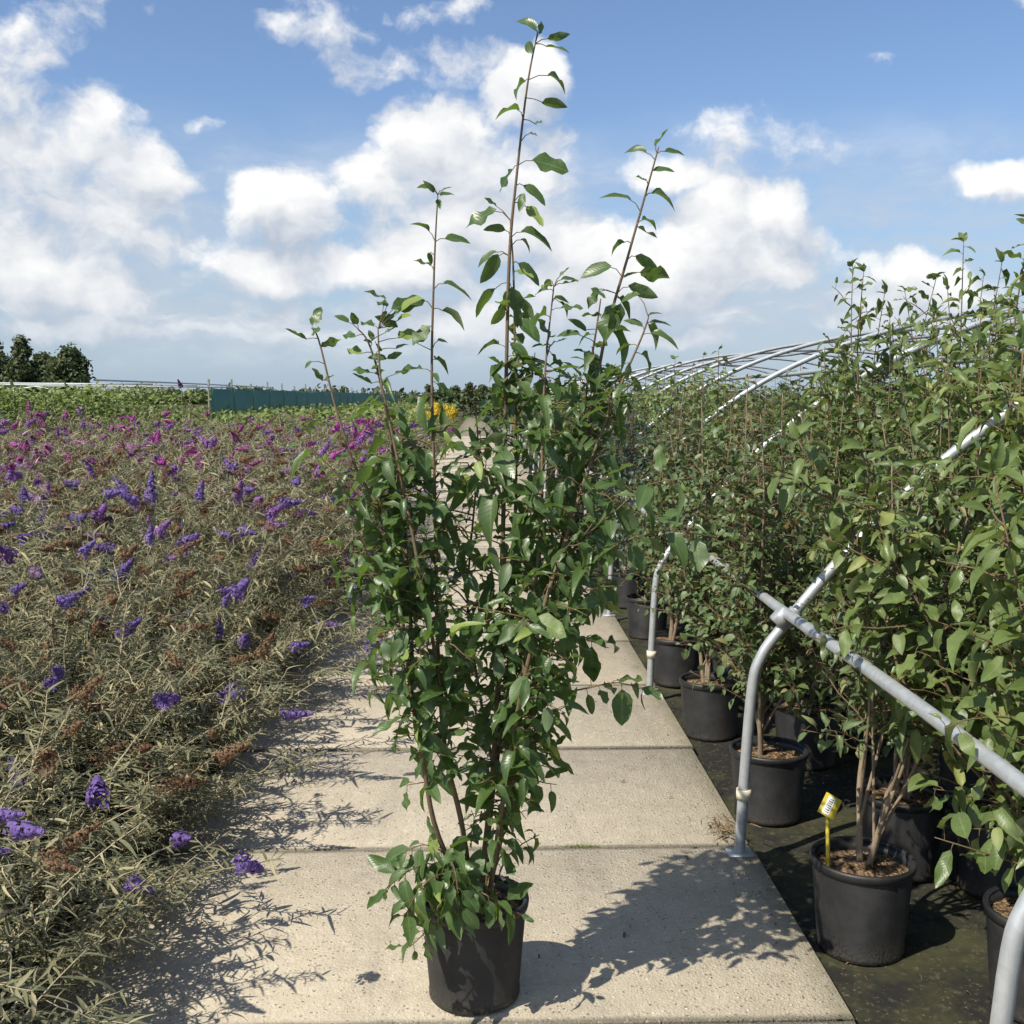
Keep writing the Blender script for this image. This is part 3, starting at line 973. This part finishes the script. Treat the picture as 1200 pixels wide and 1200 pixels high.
proto('tall', 3, 2.0, 8, .36, .078, .031, 22, .26, .40, M_LEAF_R, T_BIG, M_STEM)
proto('small', 3, 1.68, 11, .38, .047, .019, 27, .29, .42, M_LEAF_S, T_SMALL, M_STEM_P, .008, .10)
proto('brown', 2, 1.70, 10, .32, .040, .018, 24, .25, .36, M_LEAF_B, T_SMALL, M_STEM_P, .006)
proto('dark', 2, 1.66, 9, .34, .050, .022, 24, .25, .3, M_LEAF_D, T_SMALL, M_STEM)
proto('fresh', 3, 1.86, 9, .40, .062, .026, 22, .27, .38, M_LEAF_G, T_SMALL, M_STEM)

LAB = {'tall': 'tall large-leaved green shrub in black pot among the hoops of the tunnel frame',
       'small': 'small-leaved dull green shrub in black pot at the edge of the path',
       'brown': 'shrub with small browning olive leaves in black pot under the hoops',
       'dark': 'shrub with small dark bluish green leaves in black pot under the hoops',
       'fresh': 'rounded fresh green shrub in the rows farther along the path'}


def place(key, x, y, s=1.0, rz=None, label=None, tilt=None):
    lst = protos[key]
    rec = lst[sr.randrange(len(lst))]
    if not rec[1]:
        o = rec[0]; rec[1] = True
    else:
        o = copy_tree(rec[0])
    o.location = (x, y, -.045)
    o.rotation_euler = (0, 0, sr.uniform(0, 6.28) if rz is None else rz)
    if tilt: o.rotation_euler = (tilt[0], tilt[1], o.rotation_euler.z)
    o.scale = (1, 1, s)
    if x < 1.35 and y < 10:       # the first row is held back by the purlin
        sh = Matrix.Identity(4); sh[0][2] = .17; sh[0][3] = -.17 * .24
        rz_ = o.rotation_euler.z
        for ch in o.children:
            if ch.name.split('.')[0] in ('stem', 'twigs', 'foliage'):
                ch.matrix_basis = Matrix.Rotation(-rz_, 4, 'Z') @ sh @ Matrix.Rotation(rz_, 4, 'Z')
    lab = LAB[key]
    if key == 'fresh':
        lab = ('tall ' if s > 1.0 else 'lower ') + 'fresh green shrub ' + ('in the row lining the path' if x < 1.4 else 'in the second row from the path' if x < 1.8 else 'in the third row from the path' if x < 2.25 else 'deep under the tunnel hoops') + (', past the last tall-shooted shrubs' if y < 13 else ', towards the dark hedge')
    tag(o, label or lab, 'potted shrub', G_BED + ', ' + key if not label else None)
    if label and 'group' in o: del o['group']
    return o


# nearest ones, with single leaves
def near_shrub(x, y, H, nlead, spread, L, gap, ntwig, tl, label, mat, n_obj, seed, z0=.4, stem_mat=M_STEM, low=.12, lean=(0, 0)):
    rng = random.Random(seed)
    st, tw, lv = grow(rng, H, nlead, spread, L, gap, ntwig, tl, z0, low=low, lean=lean)
    o = root('potted_shrub', (x, y, -.045), label, 'potted shrub')
    put_pot(o, 1.04)
    build_shrub(o, st, tw, lv, mat, T_BIG, stem_mat, n_obj, np.array((-x, -y, CAM_H + .045)))
    return o


near_shrub(1.30, 2.10, 1.95, 8, .42, .088, .028, 20, .30, 'large-leaved green shrub behind the bent foot of the first hoop', M_LEAF_R, 200, 5, .55)
near_shrub(1.50, 2.78, 1.95, 10, .48, .088, .028, 24, .34, 'broad large-leaved shrub leaning through the near purlin towards the path', M_LEAF_R, 300, 16, .5, lean=(-.22, 0))
near_shrub(1.72, 3.50, 2.08, 9, .42, .080, .029, 22, .30, 'large-leaved shrub with tall upright shoots beyond the near purlin', M_LEAF_R, 280, 6)
near_shrub(1.98, 4.25, 2.30, 8, .38, .080, .030, 22, .28, 'tallest large-leaved shrub of the bed, rising past the purlin', M_LEAF_R, 220, 9)
near_shrub(1.125, 3.12, 1.50, 9, .34, .050, .019, 22, .25, 'small-leaved shrub in black pot holding the yellow plant label', M_LEAF_S, 200, 12, .60, M_STEM_P, lean=(.20, 0))
place('small', 1.115, 4.16, .98, 2.2, 'small-leaved forked shrub in black pot right behind the second hoop foot')
place('small', 1.10, 5.20, 1.0, .5, 'small-leaved shrub in black pot with pale bark mulch between two hoops')
place('small', 1.10, 6.18, .98, 3.1, 'small-leaved shrub in black pot just past the third hoop foot')
place('small', 1.45, 3.66, 1.0)
place('small', 1.45, 4.78, 1.0)
place('brown', 1.36, 5.70, 1.02)
place('brown', 1.42, 6.70, 1.03)
place('brown', 1.80, 6.30, 1.03)
place('dark', 1.12, 7.4, 1.0)
place('dark', 1.14, 8.5, 1.0)
place('dark', 1.3, 9.3, 1.0)
for x, y in [(2.25, 2.5), (2.3, 3.5), (1.75, 5.0), (2.2, 5.1), (2.45, 4.4), (2.7, 3.2), (2.9, 4.9), (2.0, 5.75), (3.2, 4.0), (2.6, 5.9)]:
    place('tall', x, y, sr.uniform(1.04, 1.18) if y > 4.2 else sr.uniform(.94, 1.04))
for y in np.arange(7.1, 13, .95):
    for j, x in enumerate((1.5, 1.95, 2.4, 2.9, 3.4, 3.9)):
        if y < 8 and x > 3.5: continue
        place('fresh', x + sr.uniform(-.05, .05), y + (.45 if j % 2 else 0) + sr.uniform(-.06, .06), sr.uniform(.94, 1.05))
for x, y in ((2.9, 6.7), (3.4, 6.2), (3.0, 7.5)):
    place('fresh', x, y, 1.02)
for y in np.arange(10.2, 40, 1.0):
    for j, x in enumerate((1.2, 1.65, 2.1, 2.55)):
        if y < 13 and j: continue
        if y > 26 and j > 1: continue
        place('fresh' if sr.random() < .8 else 'dark', x + sr.uniform(-.06, .06), y + (.45 if j % 2 else 0) + sr.uniform(-.1, .1), sr.uniform(.92, 1.06))
for key, lst in protos.items():
    for o, used in lst:
        if not used:
            for ch in [o] + list(o.children_recursive):
                bpy.data.objects.remove(ch)

# ------------------------------------------------------------------ flowering bushes on the left
T_NARROW = [leaf_template(5, .14, .3, .55, .5, 0, .4), leaf_template(5, .12, .5, 1.05, -.6, 0, .38), leaf_template(5, .17, .3, .25, .4, 0, .42)]


def flower_mesh(name, L, R, n, seed, mat, fs, ragged=.12):
    """cone-shaped panicle of tiny four-petalled florets"""
    rs = np.random.RandomState(seed)
    V, F = [], []
    for k in range(n):
        t = rs.rand() ** .8
        a = rs.rand() * 6.283
        r = R * ((1 - t) ** .75) * (.55 + .45 * rs.rand()) + ragged * R * rs.randn() * .3
        c = np.array([r * math.cos(a), r * math.sin(a), t * L])
        out = np.array([math.cos(a), math.sin(a), .35 + .5 * rs.randn()]); out /= np.linalg.norm(out)
        u = cross(out, rs.randn(3)); u /= np.linalg.norm(u) + 1e-6
        w = cross(out, u)
        s = fs * (.7 + .6 * rs.rand())
        b = len(V)
        V += [c + u * s, c + w * s, c - u * s, c - w * s, c + out * s * .45]
        F += [(b, b + 1, b + 4), (b + 1, b + 2, b + 4), (b + 2, b + 3, b + 4), (b + 3, b, b + 4)]
    return mesh_np(name, np.array(V), [np.array(F)], mat, False)


SPIKE = {}
for key, mat, n, fs in (('violet', M_VIO, 190, .0065), ('purple', M_PUR, 190, .0065), ('magenta', M_MAG, 190, .0065), ('deep', M_DEEP, 150, .0065), ('spent', M_RUST, 210, .0045)):
    SPIKE[key] = [flower_mesh('flower_spike' if key != 'spent' else 'spent_flower_spike', Ls, Rr, n, sd, mat, fs) for sd, (Ls, Rr) in enumerate(((.095, .034), (.075, .038), (.13, .031)))]


def gen_bush(rng, nsh, H, wild):
    """arching shoots with pairs of narrow leaves; returns stems, leaf mats and shoot tips"""
    stems, leaves, tips = [], [], []
    for i in range(nsh):
        a = rng.uniform(0, 6.283)
        lean = abs(rng.gauss(0, 1)) * .24 * wild + .05
        h = H * rng.uniform(.62, 1.05)
        bow = rng.uniform(0, .22) * wild
        pts = []
        for t in (0, .3, .6, .85, 1.0):
            rr = .04 + lean * t + bow * t * t
            pts.append(np.array([math.cos(a) * rr + rng.gauss(0, .012), math.sin(a) * rr + rng.gauss(0, .012), .05 + h * (t - .28 * bow * t ** 3)]))
        P = curve(pts, 12)
        stems.append((P, (.0038, .0014)))
        Q, s = walk(P)
        tips.append((P[-1], P[-1] - P[-3]))
        subs = [(P, .22 * s[-1], .055)]
        for k in range(rng.randrange(4, 7)):
            p, ax = pt(Q, s, s[-1] * rng.uniform(.25, .92))
            ln = rng.uniform(.10, .24)
            tw = twig_from(rng, p, rng.uniform(0, 6.28), ln, rng.uniform(.35, 1.15), 0)
            stems.append((tw, (.0024, .001)))
            subs.append((tw, .02, .05))
            if rng.random() < .5: tips.append((tw[-1], tw[-1] - tw[-2]))
        for P2, s0, ll in subs:
            Q2, s2 = walk(P2)
            x = s0; az = rng.uniform(0, 6.28)
            while x < s2[-1]:
                p, ax = pt(Q2, s2, x)
                for sgn in (0, math.pi):
                    u = cross(ax, [.2, .3, 1.0]); u /= np.linalg.norm(u) + 1e-6
                    w = cross(ax, u)
                    rad = math.cos(az + sgn) * u + math.sin(az + sgn) * w
                    d = rad + ax * rng.uniform(.3, 1.2) + np.array([0, 0, rng.uniform(-.35, .25)])
                    n = np.array([rng.gauss(-.2, .5), rng.gauss(-.2, .5), 1.0])
                    leaves.append((leaf_mat(p, d, n, (rng.uniform(.028, .064) if rng.random() < .9 else rng.uniform(.07, .105)), rng.uniform(.7, 1.3)), rng.randrange(3)))
                az += 1.57 + rng.uniform(-.3, .3)
                x += rng.uniform(.013, .025)
    return stems, leaves, tips


br = random.Random(31)
bush_v = []
for k in range(7):
    st, lv, tips = gen_bush(br, 15 if k < 5 else 12, 1.0, 1.0 if k < 5 else .75)
    bush_v.append((tube_mesh('shoots', st, M_BSTEM, 4), leaf_mesh('foliage', T_NARROW, [l[0] for l in lv], [l[1] for l in lv], M_BUD), tips))

WORD = ['no', 'one', 'two', 'three', 'four', 'five', 'six']


def bush_label(variety, nf, ns, x, y):
    where = 'sprawling over the path edge' if x > -1.42 else ('in the row next to the path' if x > -1.75 else ('inside the flower field' if y < 9 else 'near the netting fence'))
    sp = lambda n, c: WORD[n] + ' ' + c + (' spike' if n == 1 else ' spikes')
    if variety == 'spent':
        return 'straw-coloured buddleia with only rusty spent flowers, ' + where
    c = {'violet': 'violet', 'purple': 'reddish-purple', 'magenta': 'magenta'}[variety]
    return 'buddleia with ' + sp(nf, c) + (' and ' + sp(ns, 'rusty') if ns else '') + ', ' + where


n_bush = 0


def bush(x, y, H, variety, wid=1.0, nflow=None):
    global n_bush
    n_bush += 1
    sh, fo, tips = bush_v[br.randrange(len(bush_v))]
    rz = br.uniform(0, 6.28)
    o = root('flowering_bush', (x, y, -.045), None, 'flowering bush', 'buddleia bushes of the flower field')
    Rz = Matrix.Rotation(rz, 4, 'Z')
    lean = Matrix.Identity(4); lean[0][2] = br.uniform(.02, .30); lean[1][2] = br.uniform(-.05, .1)
    wv = wid * (.75 + .35 * H)
    S = lean @ Rz @ Matrix.Diagonal((wv, wv, H, 1))
    tag(link('shoots', sh, o, S), kind='stuff')
    tag(link('foliage', fo, o, S), kind='stuff')
    if y < 9:
        link('pot', POT_SMALL, o)
    nf = nflow if nflow is not None else (br.choice((2, 2, 3, 4, 4)) if y < 8 else br.choice((2, 3, 3, 4, 5)))
    ns = br.choice((1, 2, 3)) if y < 9 else br.choice((0, 1, 2))
    if variety == 'spent': nf, ns = 0, 5
    o['label'] = bush_label(variety, nf, ns, x, y)
    cand = sorted(tips, key=lambda q: -q[0][2] + br.uniform(-.2, .2))[:nf + ns + 2]
    br.shuffle(cand)
    for k, (p, d) in enumerate(cand[:nf + ns]):
        w = S @ Vector(p); dv = (S.to_3x3() @ Vector(d)).normalized() + Vector((br.gauss(.25, .6), br.gauss(-.1, .5), br.uniform(-.9, .1)))
        q = dv.to_track_quat('Z', 'Y').to_matrix().to_4x4()
        kind = variety if k < nf else 'spent'
        sc = br.uniform(.75, 1.25) * (1.0 if y < 5 else 1.25)
        link('flower_spike' if kind != 'spent' else 'spent_flower_spike', SPIKE[kind][br.randrange(3)], o, Matrix.Translation(w) @ q @ Matrix.Scale(sc, 4))
    return o


POT_SMALL = lathe('pot', [(0, .003), (.09, 0), (.095, .01), (.11, .19), (.118, .20), (.118, .215), (.108, .215), (.106, .19), (0, .185)], M_POT, 20)


def canopy(y):
    return float(np.interp(y, [1, 3, 6, 10, 14, 18], [.62, .72, .88, 1.06, 1.19, 1.26]))


sp = .40
yy = .9
row = 0
while yy < 16.5:
    step = sp if yy < 6 else sp * (1 + (yy - 6) * .035)
    xl = -(yy * .475 + .5)
    x = -1.52 - (.2 if row % 2 else 0)
    while x > xl:
        H = canopy(yy) * br.uniform(.86, 1.10)
        r = br.random()
        if yy < 5.5:
            var = 'violet' if r < .72 else 'spent'
        elif yy < 9:
            var = 'violet' if r < .45 else ('purple' if r < .82 else 'spent')
        else:
            var = 'purple' if r < .38 else ('magenta' if r < .86 else 'spent')
        bush(x + br.uniform(-.07, .07), yy + br.uniform(-.07, .07), H, var, br.uniform(.9, 1.12) * (1 if yy < 7 else 1.25))
        x -= step
    yy += step * .95
    row += 1
# the edge of the field leans out over the path
for y in np.arange(1.7, 12, .42):
    bush(-1.30 + br.uniform(-.07, .07), y + br.uniform(-.1, .1), canopy(y) * br.uniform(.5, .82), 'violet' if br.random() < .7 else 'spent', br.uniform(1.0, 1.3))
print('bushes', n_bush)
# one long dark spike standing above the rest
p = atY(211, 452, 11.5)
lone = root('flowering_bush', (p.x, p.y, -.045), 'single tall buddleia shoot with a dark purple flower spike above the field', 'flowering bush')
link('stem', tube_mesh('stem', [(curve([(0, 0, .05), (.02, 0, .8), (.01, .01, p.z + .03)], 14), (.004, .002))], M_BSTEM, 5), lone)
link('flower_spike', SPIKE['deep'][0], lone, Matrix.Translation((.01, .01, p.z + .02)) @ Matrix.Rotation(-.35, 4, 'Y') @ Matrix.Scale(1.0, 4))

# ------------------------------------------------------------------ background
# crop rows beyond the flower field
cr = np.random.RandomState(12)


def crop_mass(name, x0, x1, y0, y1, h, n, L, mat, rowstep=1.2):
    mats, wh = [], []
    rows = np.arange(y0, y1, rowstep)
    hx = np.cumsum(cr.randn(400)) * .02
    for k in range(n):
        y = rows[min(int(len(rows) * cr.rand() ** 1.8), len(rows) - 1)] + cr.randn() * .2
        x = x0 + (x1 - x0) * cr.rand()
        top = h + .03 * math.sin(x * 1.9 + y) + .03 * math.sin(x * 5.3 + 2 * y) + .05 * cr.randn()
        z = top * (1 - .75 * cr.rand() ** 1.6)
        d = np.array([cr.randn(), cr.randn(), .6 + .6 * cr.randn()])
        mats.append(leaf_mat((x, y, z - .045), d, np.array([cr.randn() * .5, cr.randn() * .5 - .3, 1]), L * (.7 + .6 * cr.rand())))
        wh.append(cr.randint(3))
    return leaf_mesh(name, T_SMALL, mats, wh, mat)


tag(link('crop_rows', crop_mass('crop_rows', -19, -5.7, 17.2, 24, 1.72, 26000, .085, M_CROP)), 'rows of bright green young plants behind the flower field', 'crop', kind='stuff')
tag(link('far_crop_rows', crop_mass('far_crop_rows', -6, -1.3, 18, 60, 1.30, 9000, .10, M_CROP, 2.0)), 'low yellowish green plants between netting fence and path', 'crop', kind='stuff')

# pale hoops over those rows
fr2 = root('tunnel_frame', (0, 0, 0), 'low pale hoop frame showing above the bright green rows behind the flowers', 'tunnel frame')
h2 = [(-1.9, 0, 0), (-1.85, 0, .9), (-1.5, 0, 1.5), (-.8, 0, 1.80), (0, 0, 1.88), (.8, 0, 1.80), (1.5, 0, 1.5), (1.85, 0, .9), (1.9, 0, 0)]
h2me = tube_mesh('hoop', [(curve(h2, 40), (.016, .016))], M_GALV, 6)
for k in range(9):
    for j in range(2):
        link('hoop', h2me, fr2, Matrix.Translation((-17.5 + 3.8 * j + (0 if k < 7 else 0) + 3.8 * (k % 2), 19 + 2.2 * (k // 2), -.045)))
for x in (-17.5, -13.7, -9.9, -6.1):
    link('purlin', tube_mesh('purlin', [(curve([(x, 17.5, 1.86), (x, 23, 1.87), (x, 32, 1.86)], 12), (.016, .016))], M_GALV, 6), fr2)
for y in (18.2, 21.0, 24.0):
    link('purlin', tube_mesh('purlin', [(curve([(-20, y, 1.80), (-12, y, 1.83), (-5.4, y, 1.80)], 12), (.014, .014))], M_GALV, 6), fr2)

# green windbreak netting
nf = root('netting_fence', (-6.05, 24.5, 0), 'green windbreak netting fence on thin posts behind the flower field', 'fence')
nseg = 24
for k in range(nseg):
    y = 2.2 * k
    po = tube_mesh('post', [([(0, y, -.05), (0, y, .9), (0, y, 1.98 + .05 * math.sin(k * 2.3))], (.03, .028))], M_POSTW, 6)
    link('post', po, nf)
    zs = [0.02, .6, 1.2, 1.80]
    V, F = [], []
    m = 8
    for a in range(m + 1):
        for z in zs:
            V.append((.035 + .05 * math.sin(math.pi * a / m) * math.sin(z * 2 + k), y + 2.2 * a / m, z - .03 * math.sin(math.pi * a / m) * (z > 1)))
    for a in range(m):
        for b in range(3):
            F.append((a * 4 + b, a * 4 + b + 1, (a + 1) * 4 + b + 1, (a + 1) * 4 + b))
    me = mesh_np('netting_panel', np.array(V), [np.array(F)], M_NET)
    o = link('netting_panel', me, nf)
    md = o.modifiers.new('thickness', 'SOLIDIFY'); md.thickness = .006


def tree(name, loc3, H, Wd, label, mat, seed, n=5200, cat='tree', group=None, leaf=.20, conic=.5, base=.18):
    rs = np.random.RandomState(seed)
    r = root(name, loc3, label, cat, group)
    limbs = [(curve([(0, 0, -.1), (.02 * Wd, 0, H * .3), (-.01 * Wd, .02 * Wd, H * .65), (0, 0, H * .93)], 10), (.03 * H, .008 * H))]
    clumps = []
    for k in range(38):
        t = rs.rand() ** .9
        z = H * (base + (1 - base) * t * .93)
        rad = Wd * .5 * ((1 - t) ** conic) * (.55 + .5 * rs.rand())
        a = rs.rand() * 6.283
        c = np.array([math.cos(a) * rad * .75, math.sin(a) * rad * .75, z])
        limbs.append((curve([(0, 0, z * .8), c * np.array([.5, .5, 1]) - np.array([0, 0, .04 * H]), c], 6), (.008 * H, .002 * H)))
        clumps.append((c, max(.09 * Wd, rad * .42)))
    clumps.append((np.array([0, 0, H * .95]), .1 * Wd))
    link('trunk', tube_mesh('trunk', limbs[:1], M_TRUNK, 8), r)
    tag(link('limbs', tube_mesh('limbs', limbs[1:], M_TRUNK, 5), r), kind='stuff')
    mats, wh = [], []
    for k in range(n):
        c, rr = clumps[rs.randint(len(clumps))]
        v = rs.randn(3); v /= np.linalg.norm(v)
        p = c + v * rr * (.3 + 1.0 * rs.rand() ** .8) * np.array([1, 1, .8])
        mats.append(leaf_mat(p, rs.randn(3), v + np.array([0, 0, .6]) + rs.randn(3) * .4, leaf * (.6 + .8 * rs.rand())))
        wh.append(rs.randint(3))
    tag(link('crown', leaf_mesh('crown', T_SMALL, mats, wh, mat), r), kind='stuff')
    return r


G_T = 'trees beyond the green rows'
for i, (px, ptop, Y, wpx, lab, cn) in enumerate([
        (-12, 402, 62, 60, 'dark rounded tree at the outer end of the clump beyond the green rows', .4),
        (24, 395, 60, 38, 'narrow pointed dark tree between the rounded ones beyond the green rows', .8),
        (50, 416, 66, 44, 'low dark tree filling the gap in the clump beyond the green rows', .5),
        (66, 420, 63, 34, 'small olive tree in front of the broad one beyond the green rows', .5),
        (80, 409, 60, 58, 'broad olive green tree at the open end of the clump beyond the green rows', .55)]):
    t = atY(px, ptop, Y)
    tree('tree', (t.x, t.y, -.09), t.z + .09, wpx / 1287 * Y * 1.75, lab, M_TREE, 50 + i, 7000, 'tree', None, .24, cn, .05)
# thin far-off tree line on the horizon and dark hedge closing the path
hedge_specs = [(-150, 190, 330, 4.5, 3000), (-120, 20, 240, 3.0, 3600), (20, 220, 260, 3.2, 2400)]
for k, (x0, x1, y, h, n) in enumerate(hedge_specs):
    mats, wh = [], []
    for q in range(n):
        x = x0 + (x1 - x0) * cr.rand()
        top = h * (.6 + .25 * math.sin(x * .11 + k) + .2 * math.sin(x * .37 + 2 * k) + .2 * cr.rand())
        z = top * cr.rand()
        mats.append(leaf_mat((x, y + cr.randn() * 3, z), cr.randn(3), cr.randn(3), 1.5 * (.6 + .8 * cr.rand())))
        wh.append(cr.randint(3))
    tag(link('far_woodland', leaf_mesh('far_woodland', T_SMALL, mats, wh, M_TREE)), ['faint line of woodland along the horizon', 'low scrub on the horizon behind the netting fence', 'scrubby trees on the horizon behind the hoops'][k], 'woodland', kind='stuff')
for k in range(9):
    x = -4.6 + 1.15 * k
    tree('hedge_shrub', (x, 92 + cr.rand() * 1.5, -.09), 2.5 + .5 * cr.rand(), 1.9, 'dark evergreen shrub in the hedge closing the far end of the path', M_TREE, 200 + k, 700, 'shrub', 'dark shrubs closing the path', .22, .35, .05)
for k, (x, y, h) in enumerate(((11.5, 24, 3.3), (13.5, 26, 3.1), (9.6, 27, 3.0))):
    tree('purple_tree', (x, y, -.09), h - .6, 2.4, 'dark purple-leaved young tree seen through the far hoops', M_PURPLE_TREE, 300 + k, 2200, 'tree', 'purple-leaved trees', .11, .5, .3)

# goldenrod-like plants behind the tall shrub
gr = random.Random(4)
gf = flower_mesh('flower_head', .20, .10, 260, 9, M_YEL, .010, .4)
st, tw, lv = grow(gr, 1.25, 9, .22, .07, .03, 5, .12, .3)
gfo = leaf_mesh('foliage', T_SMALL, [l[0] for l in lv], [l[1] % 3 for l in lv], M_CROP)
gst = tube_mesh('stalks', st, M_BSTEM, 5)
for k, (px, py, Y) in enumerate(((520, 478, 25.0), (503, 476, 28.0), (604, 490, 34))):
    p = atY(px, py, Y)
    if px > 567: p.x = 1.0
    o = root('goldenrod', (p.x, p.y, -.045), ['goldenrod with yellow flower heads at the edge of the flower field', 'second goldenrod with yellow flowers among the last buddleias', 'goldenrod with yellow flowers at the foot of the hoops'][k], 'plant')
    tag(link('stalks', gst, o), kind='stuff')
    tag(link('foliage', gfo, o), kind='stuff')
    for q in range(7):
        tag(link('flower_head', gf, o, Matrix.Translation((gr.uniform(-.34, .34), gr.uniform(-.2, .2), p.z - .06 + gr.uniform(-.16, .1))) @ Matrix.Rotation(gr.uniform(-.9, .9), 4, 'Y') @ Matrix.Scale(gr.uniform(.9, 1.5), 4)), kind='stuff')

# ------------------------------------------------------------------ small things
# yellow plant label
tp = Vector((1.012, 3.085, -.045))
tg = root('plant_label', tp, 'yellow plant label on a stake in the rim of a black pot', 'plant label')
link('stake', tube_mesh('stake', [([(0, 0, .20), (-.004, -.002, .33), (-.010, -.004, .44)], (.006, .006))], M_TAGY, 4), tg)
TM = Matrix.Translation((-.004, -.008, .455)) @ Matrix.Rotation(math.radians(-14), 4, 'Z') @ Matrix.Rotation(math.radians(28), 4, 'Y') @ Matrix.Rotation(math.radians(62), 4, 'X')
V, F = box(.050, .064, .002, .0004)
card = link('card', mesh_np('card', V, F, M_TAGY, False), tg, TM)
V, F = box(.022, .054, .0008, .0002)
link('print_panel', mesh_np('print_panel', V + np.array([-.003, 0, .0012]), F, M_TAGW, False), card)
ib, fb, off = [], [], 0
for k in range(7):
    V, F = box(.013, .0022 + .0012 * (k % 2), .0006)
    ib.append(V + np.array([-.003, -.020 + .0065 * k, .0020])); fb.append(F[0] + off); off += len(V)
tag(link('print_lines', mesh_np('print_lines', np.concatenate(ib), [np.concatenate(fb)], M_INK, False), card), kind='stuff')

# grass tuft in a joint, dry litter by the hoop foot, single fallen leaves
g = at(683, 992)
mats, wh = [], []
for k in range(70):
    p = np.array((gr.gauss(0, .03), gr.gauss(0, .006), -.004))
    mats.append(leaf_mat(p, np.array((gr.gauss(0, .7), gr.gauss(0, .5), .6)), np.array((gr.gauss(0, 1), -1, .4)), gr.uniform(.010, .026), .8)); wh.append(gr.randrange(3))
o = tag(link('grass_tuft', leaf_mesh('grass_tuft', T_NARROW, mats, wh, M_GRASS)), 'tiny tuft of grass growing in a slab joint', 'grass', kind='stuff')
o.location = (g.x, JOINT0 + SLAB, 0)
mats, wh = [], []
c0 = at(868, 985)
for k in range(90):
    p = np.array((gr.gauss(0, .03), gr.gauss(0, .045), abs(gr.gauss(.0, .028)) + .002))
    mats.append(leaf_mat(p, np.array((gr.gauss(0, 1), gr.gauss(0, 1), gr.gauss(0, .5))), np.array((gr.gauss(0, .6), gr.gauss(0, .6), 1)), gr.uniform(.02, .05))); wh.append(gr.randrange(3))
o = tag(link('leaf_litter', leaf_mesh('leaf_litter', T_NARROW, mats, wh, M_DEAD)), 'clump of dry plant litter caught at the foot of the second hoop', 'litter', kind='stuff')
o.location = (.885, c0.y + .07, 0)
mats, wh = [], []
for k in range(1500):
    q = gr.random()
    if q < .55: p = (PATH_L + abs(gr.gauss(0, .32)), gr.uniform(1.8, 14), .004)
    elif q < .7: p = (PATH_R - abs(gr.gauss(0, .10)), gr.uniform(1.8, 12), .004)
    else: p = (gr.uniform(.98, 1.9), gr.uniform(2, 9), -.036)
    mats.append(leaf_mat(p, np.array((gr.gauss(0, 1), gr.gauss(0, 1), gr.gauss(0, .15))), np.array((gr.gauss(0, .3), gr.gauss(0, .3), 1)), gr.uniform(.006, .022), 1.6)); wh.append(gr.randrange(3))
tag(link('plant_debris', leaf_mesh('plant_debris', T_NARROW, mats, wh, M_DEAD)), 'dry crumbs of leaf and petal scattered along both path edges', 'debris', kind='stuff')
dl = leaf_mesh('fallen_leaf', [T_BIG[1]], [np.eye(4)], [0], M_DEAD)
for k in range(46):
    if k < 26:
        y = gr.uniform(2.5, 8); x = gr.uniform(-1.1, .9); z = .006
    else:
        y = gr.uniform(2.3, 5.5); x = gr.uniform(1.0, 1.6); z = -.034
    L = gr.uniform(.012, .03)
    M = leaf_mat((x, y, z), (gr.gauss(0, 1), gr.gauss(0, 1), 0), (gr.gauss(0, .2), gr.gauss(0, .2), 1), L)
    o = tag(link('fallen_leaf', dl, None, Matrix(M.tolist())), 'small dry leaf lying on the concrete path' if z > 0 else 'small dry leaf lying on the dark ground cloth', 'leaf', 'fallen leaves on the path' if z > 0 else 'fallen leaves on the ground cloth')
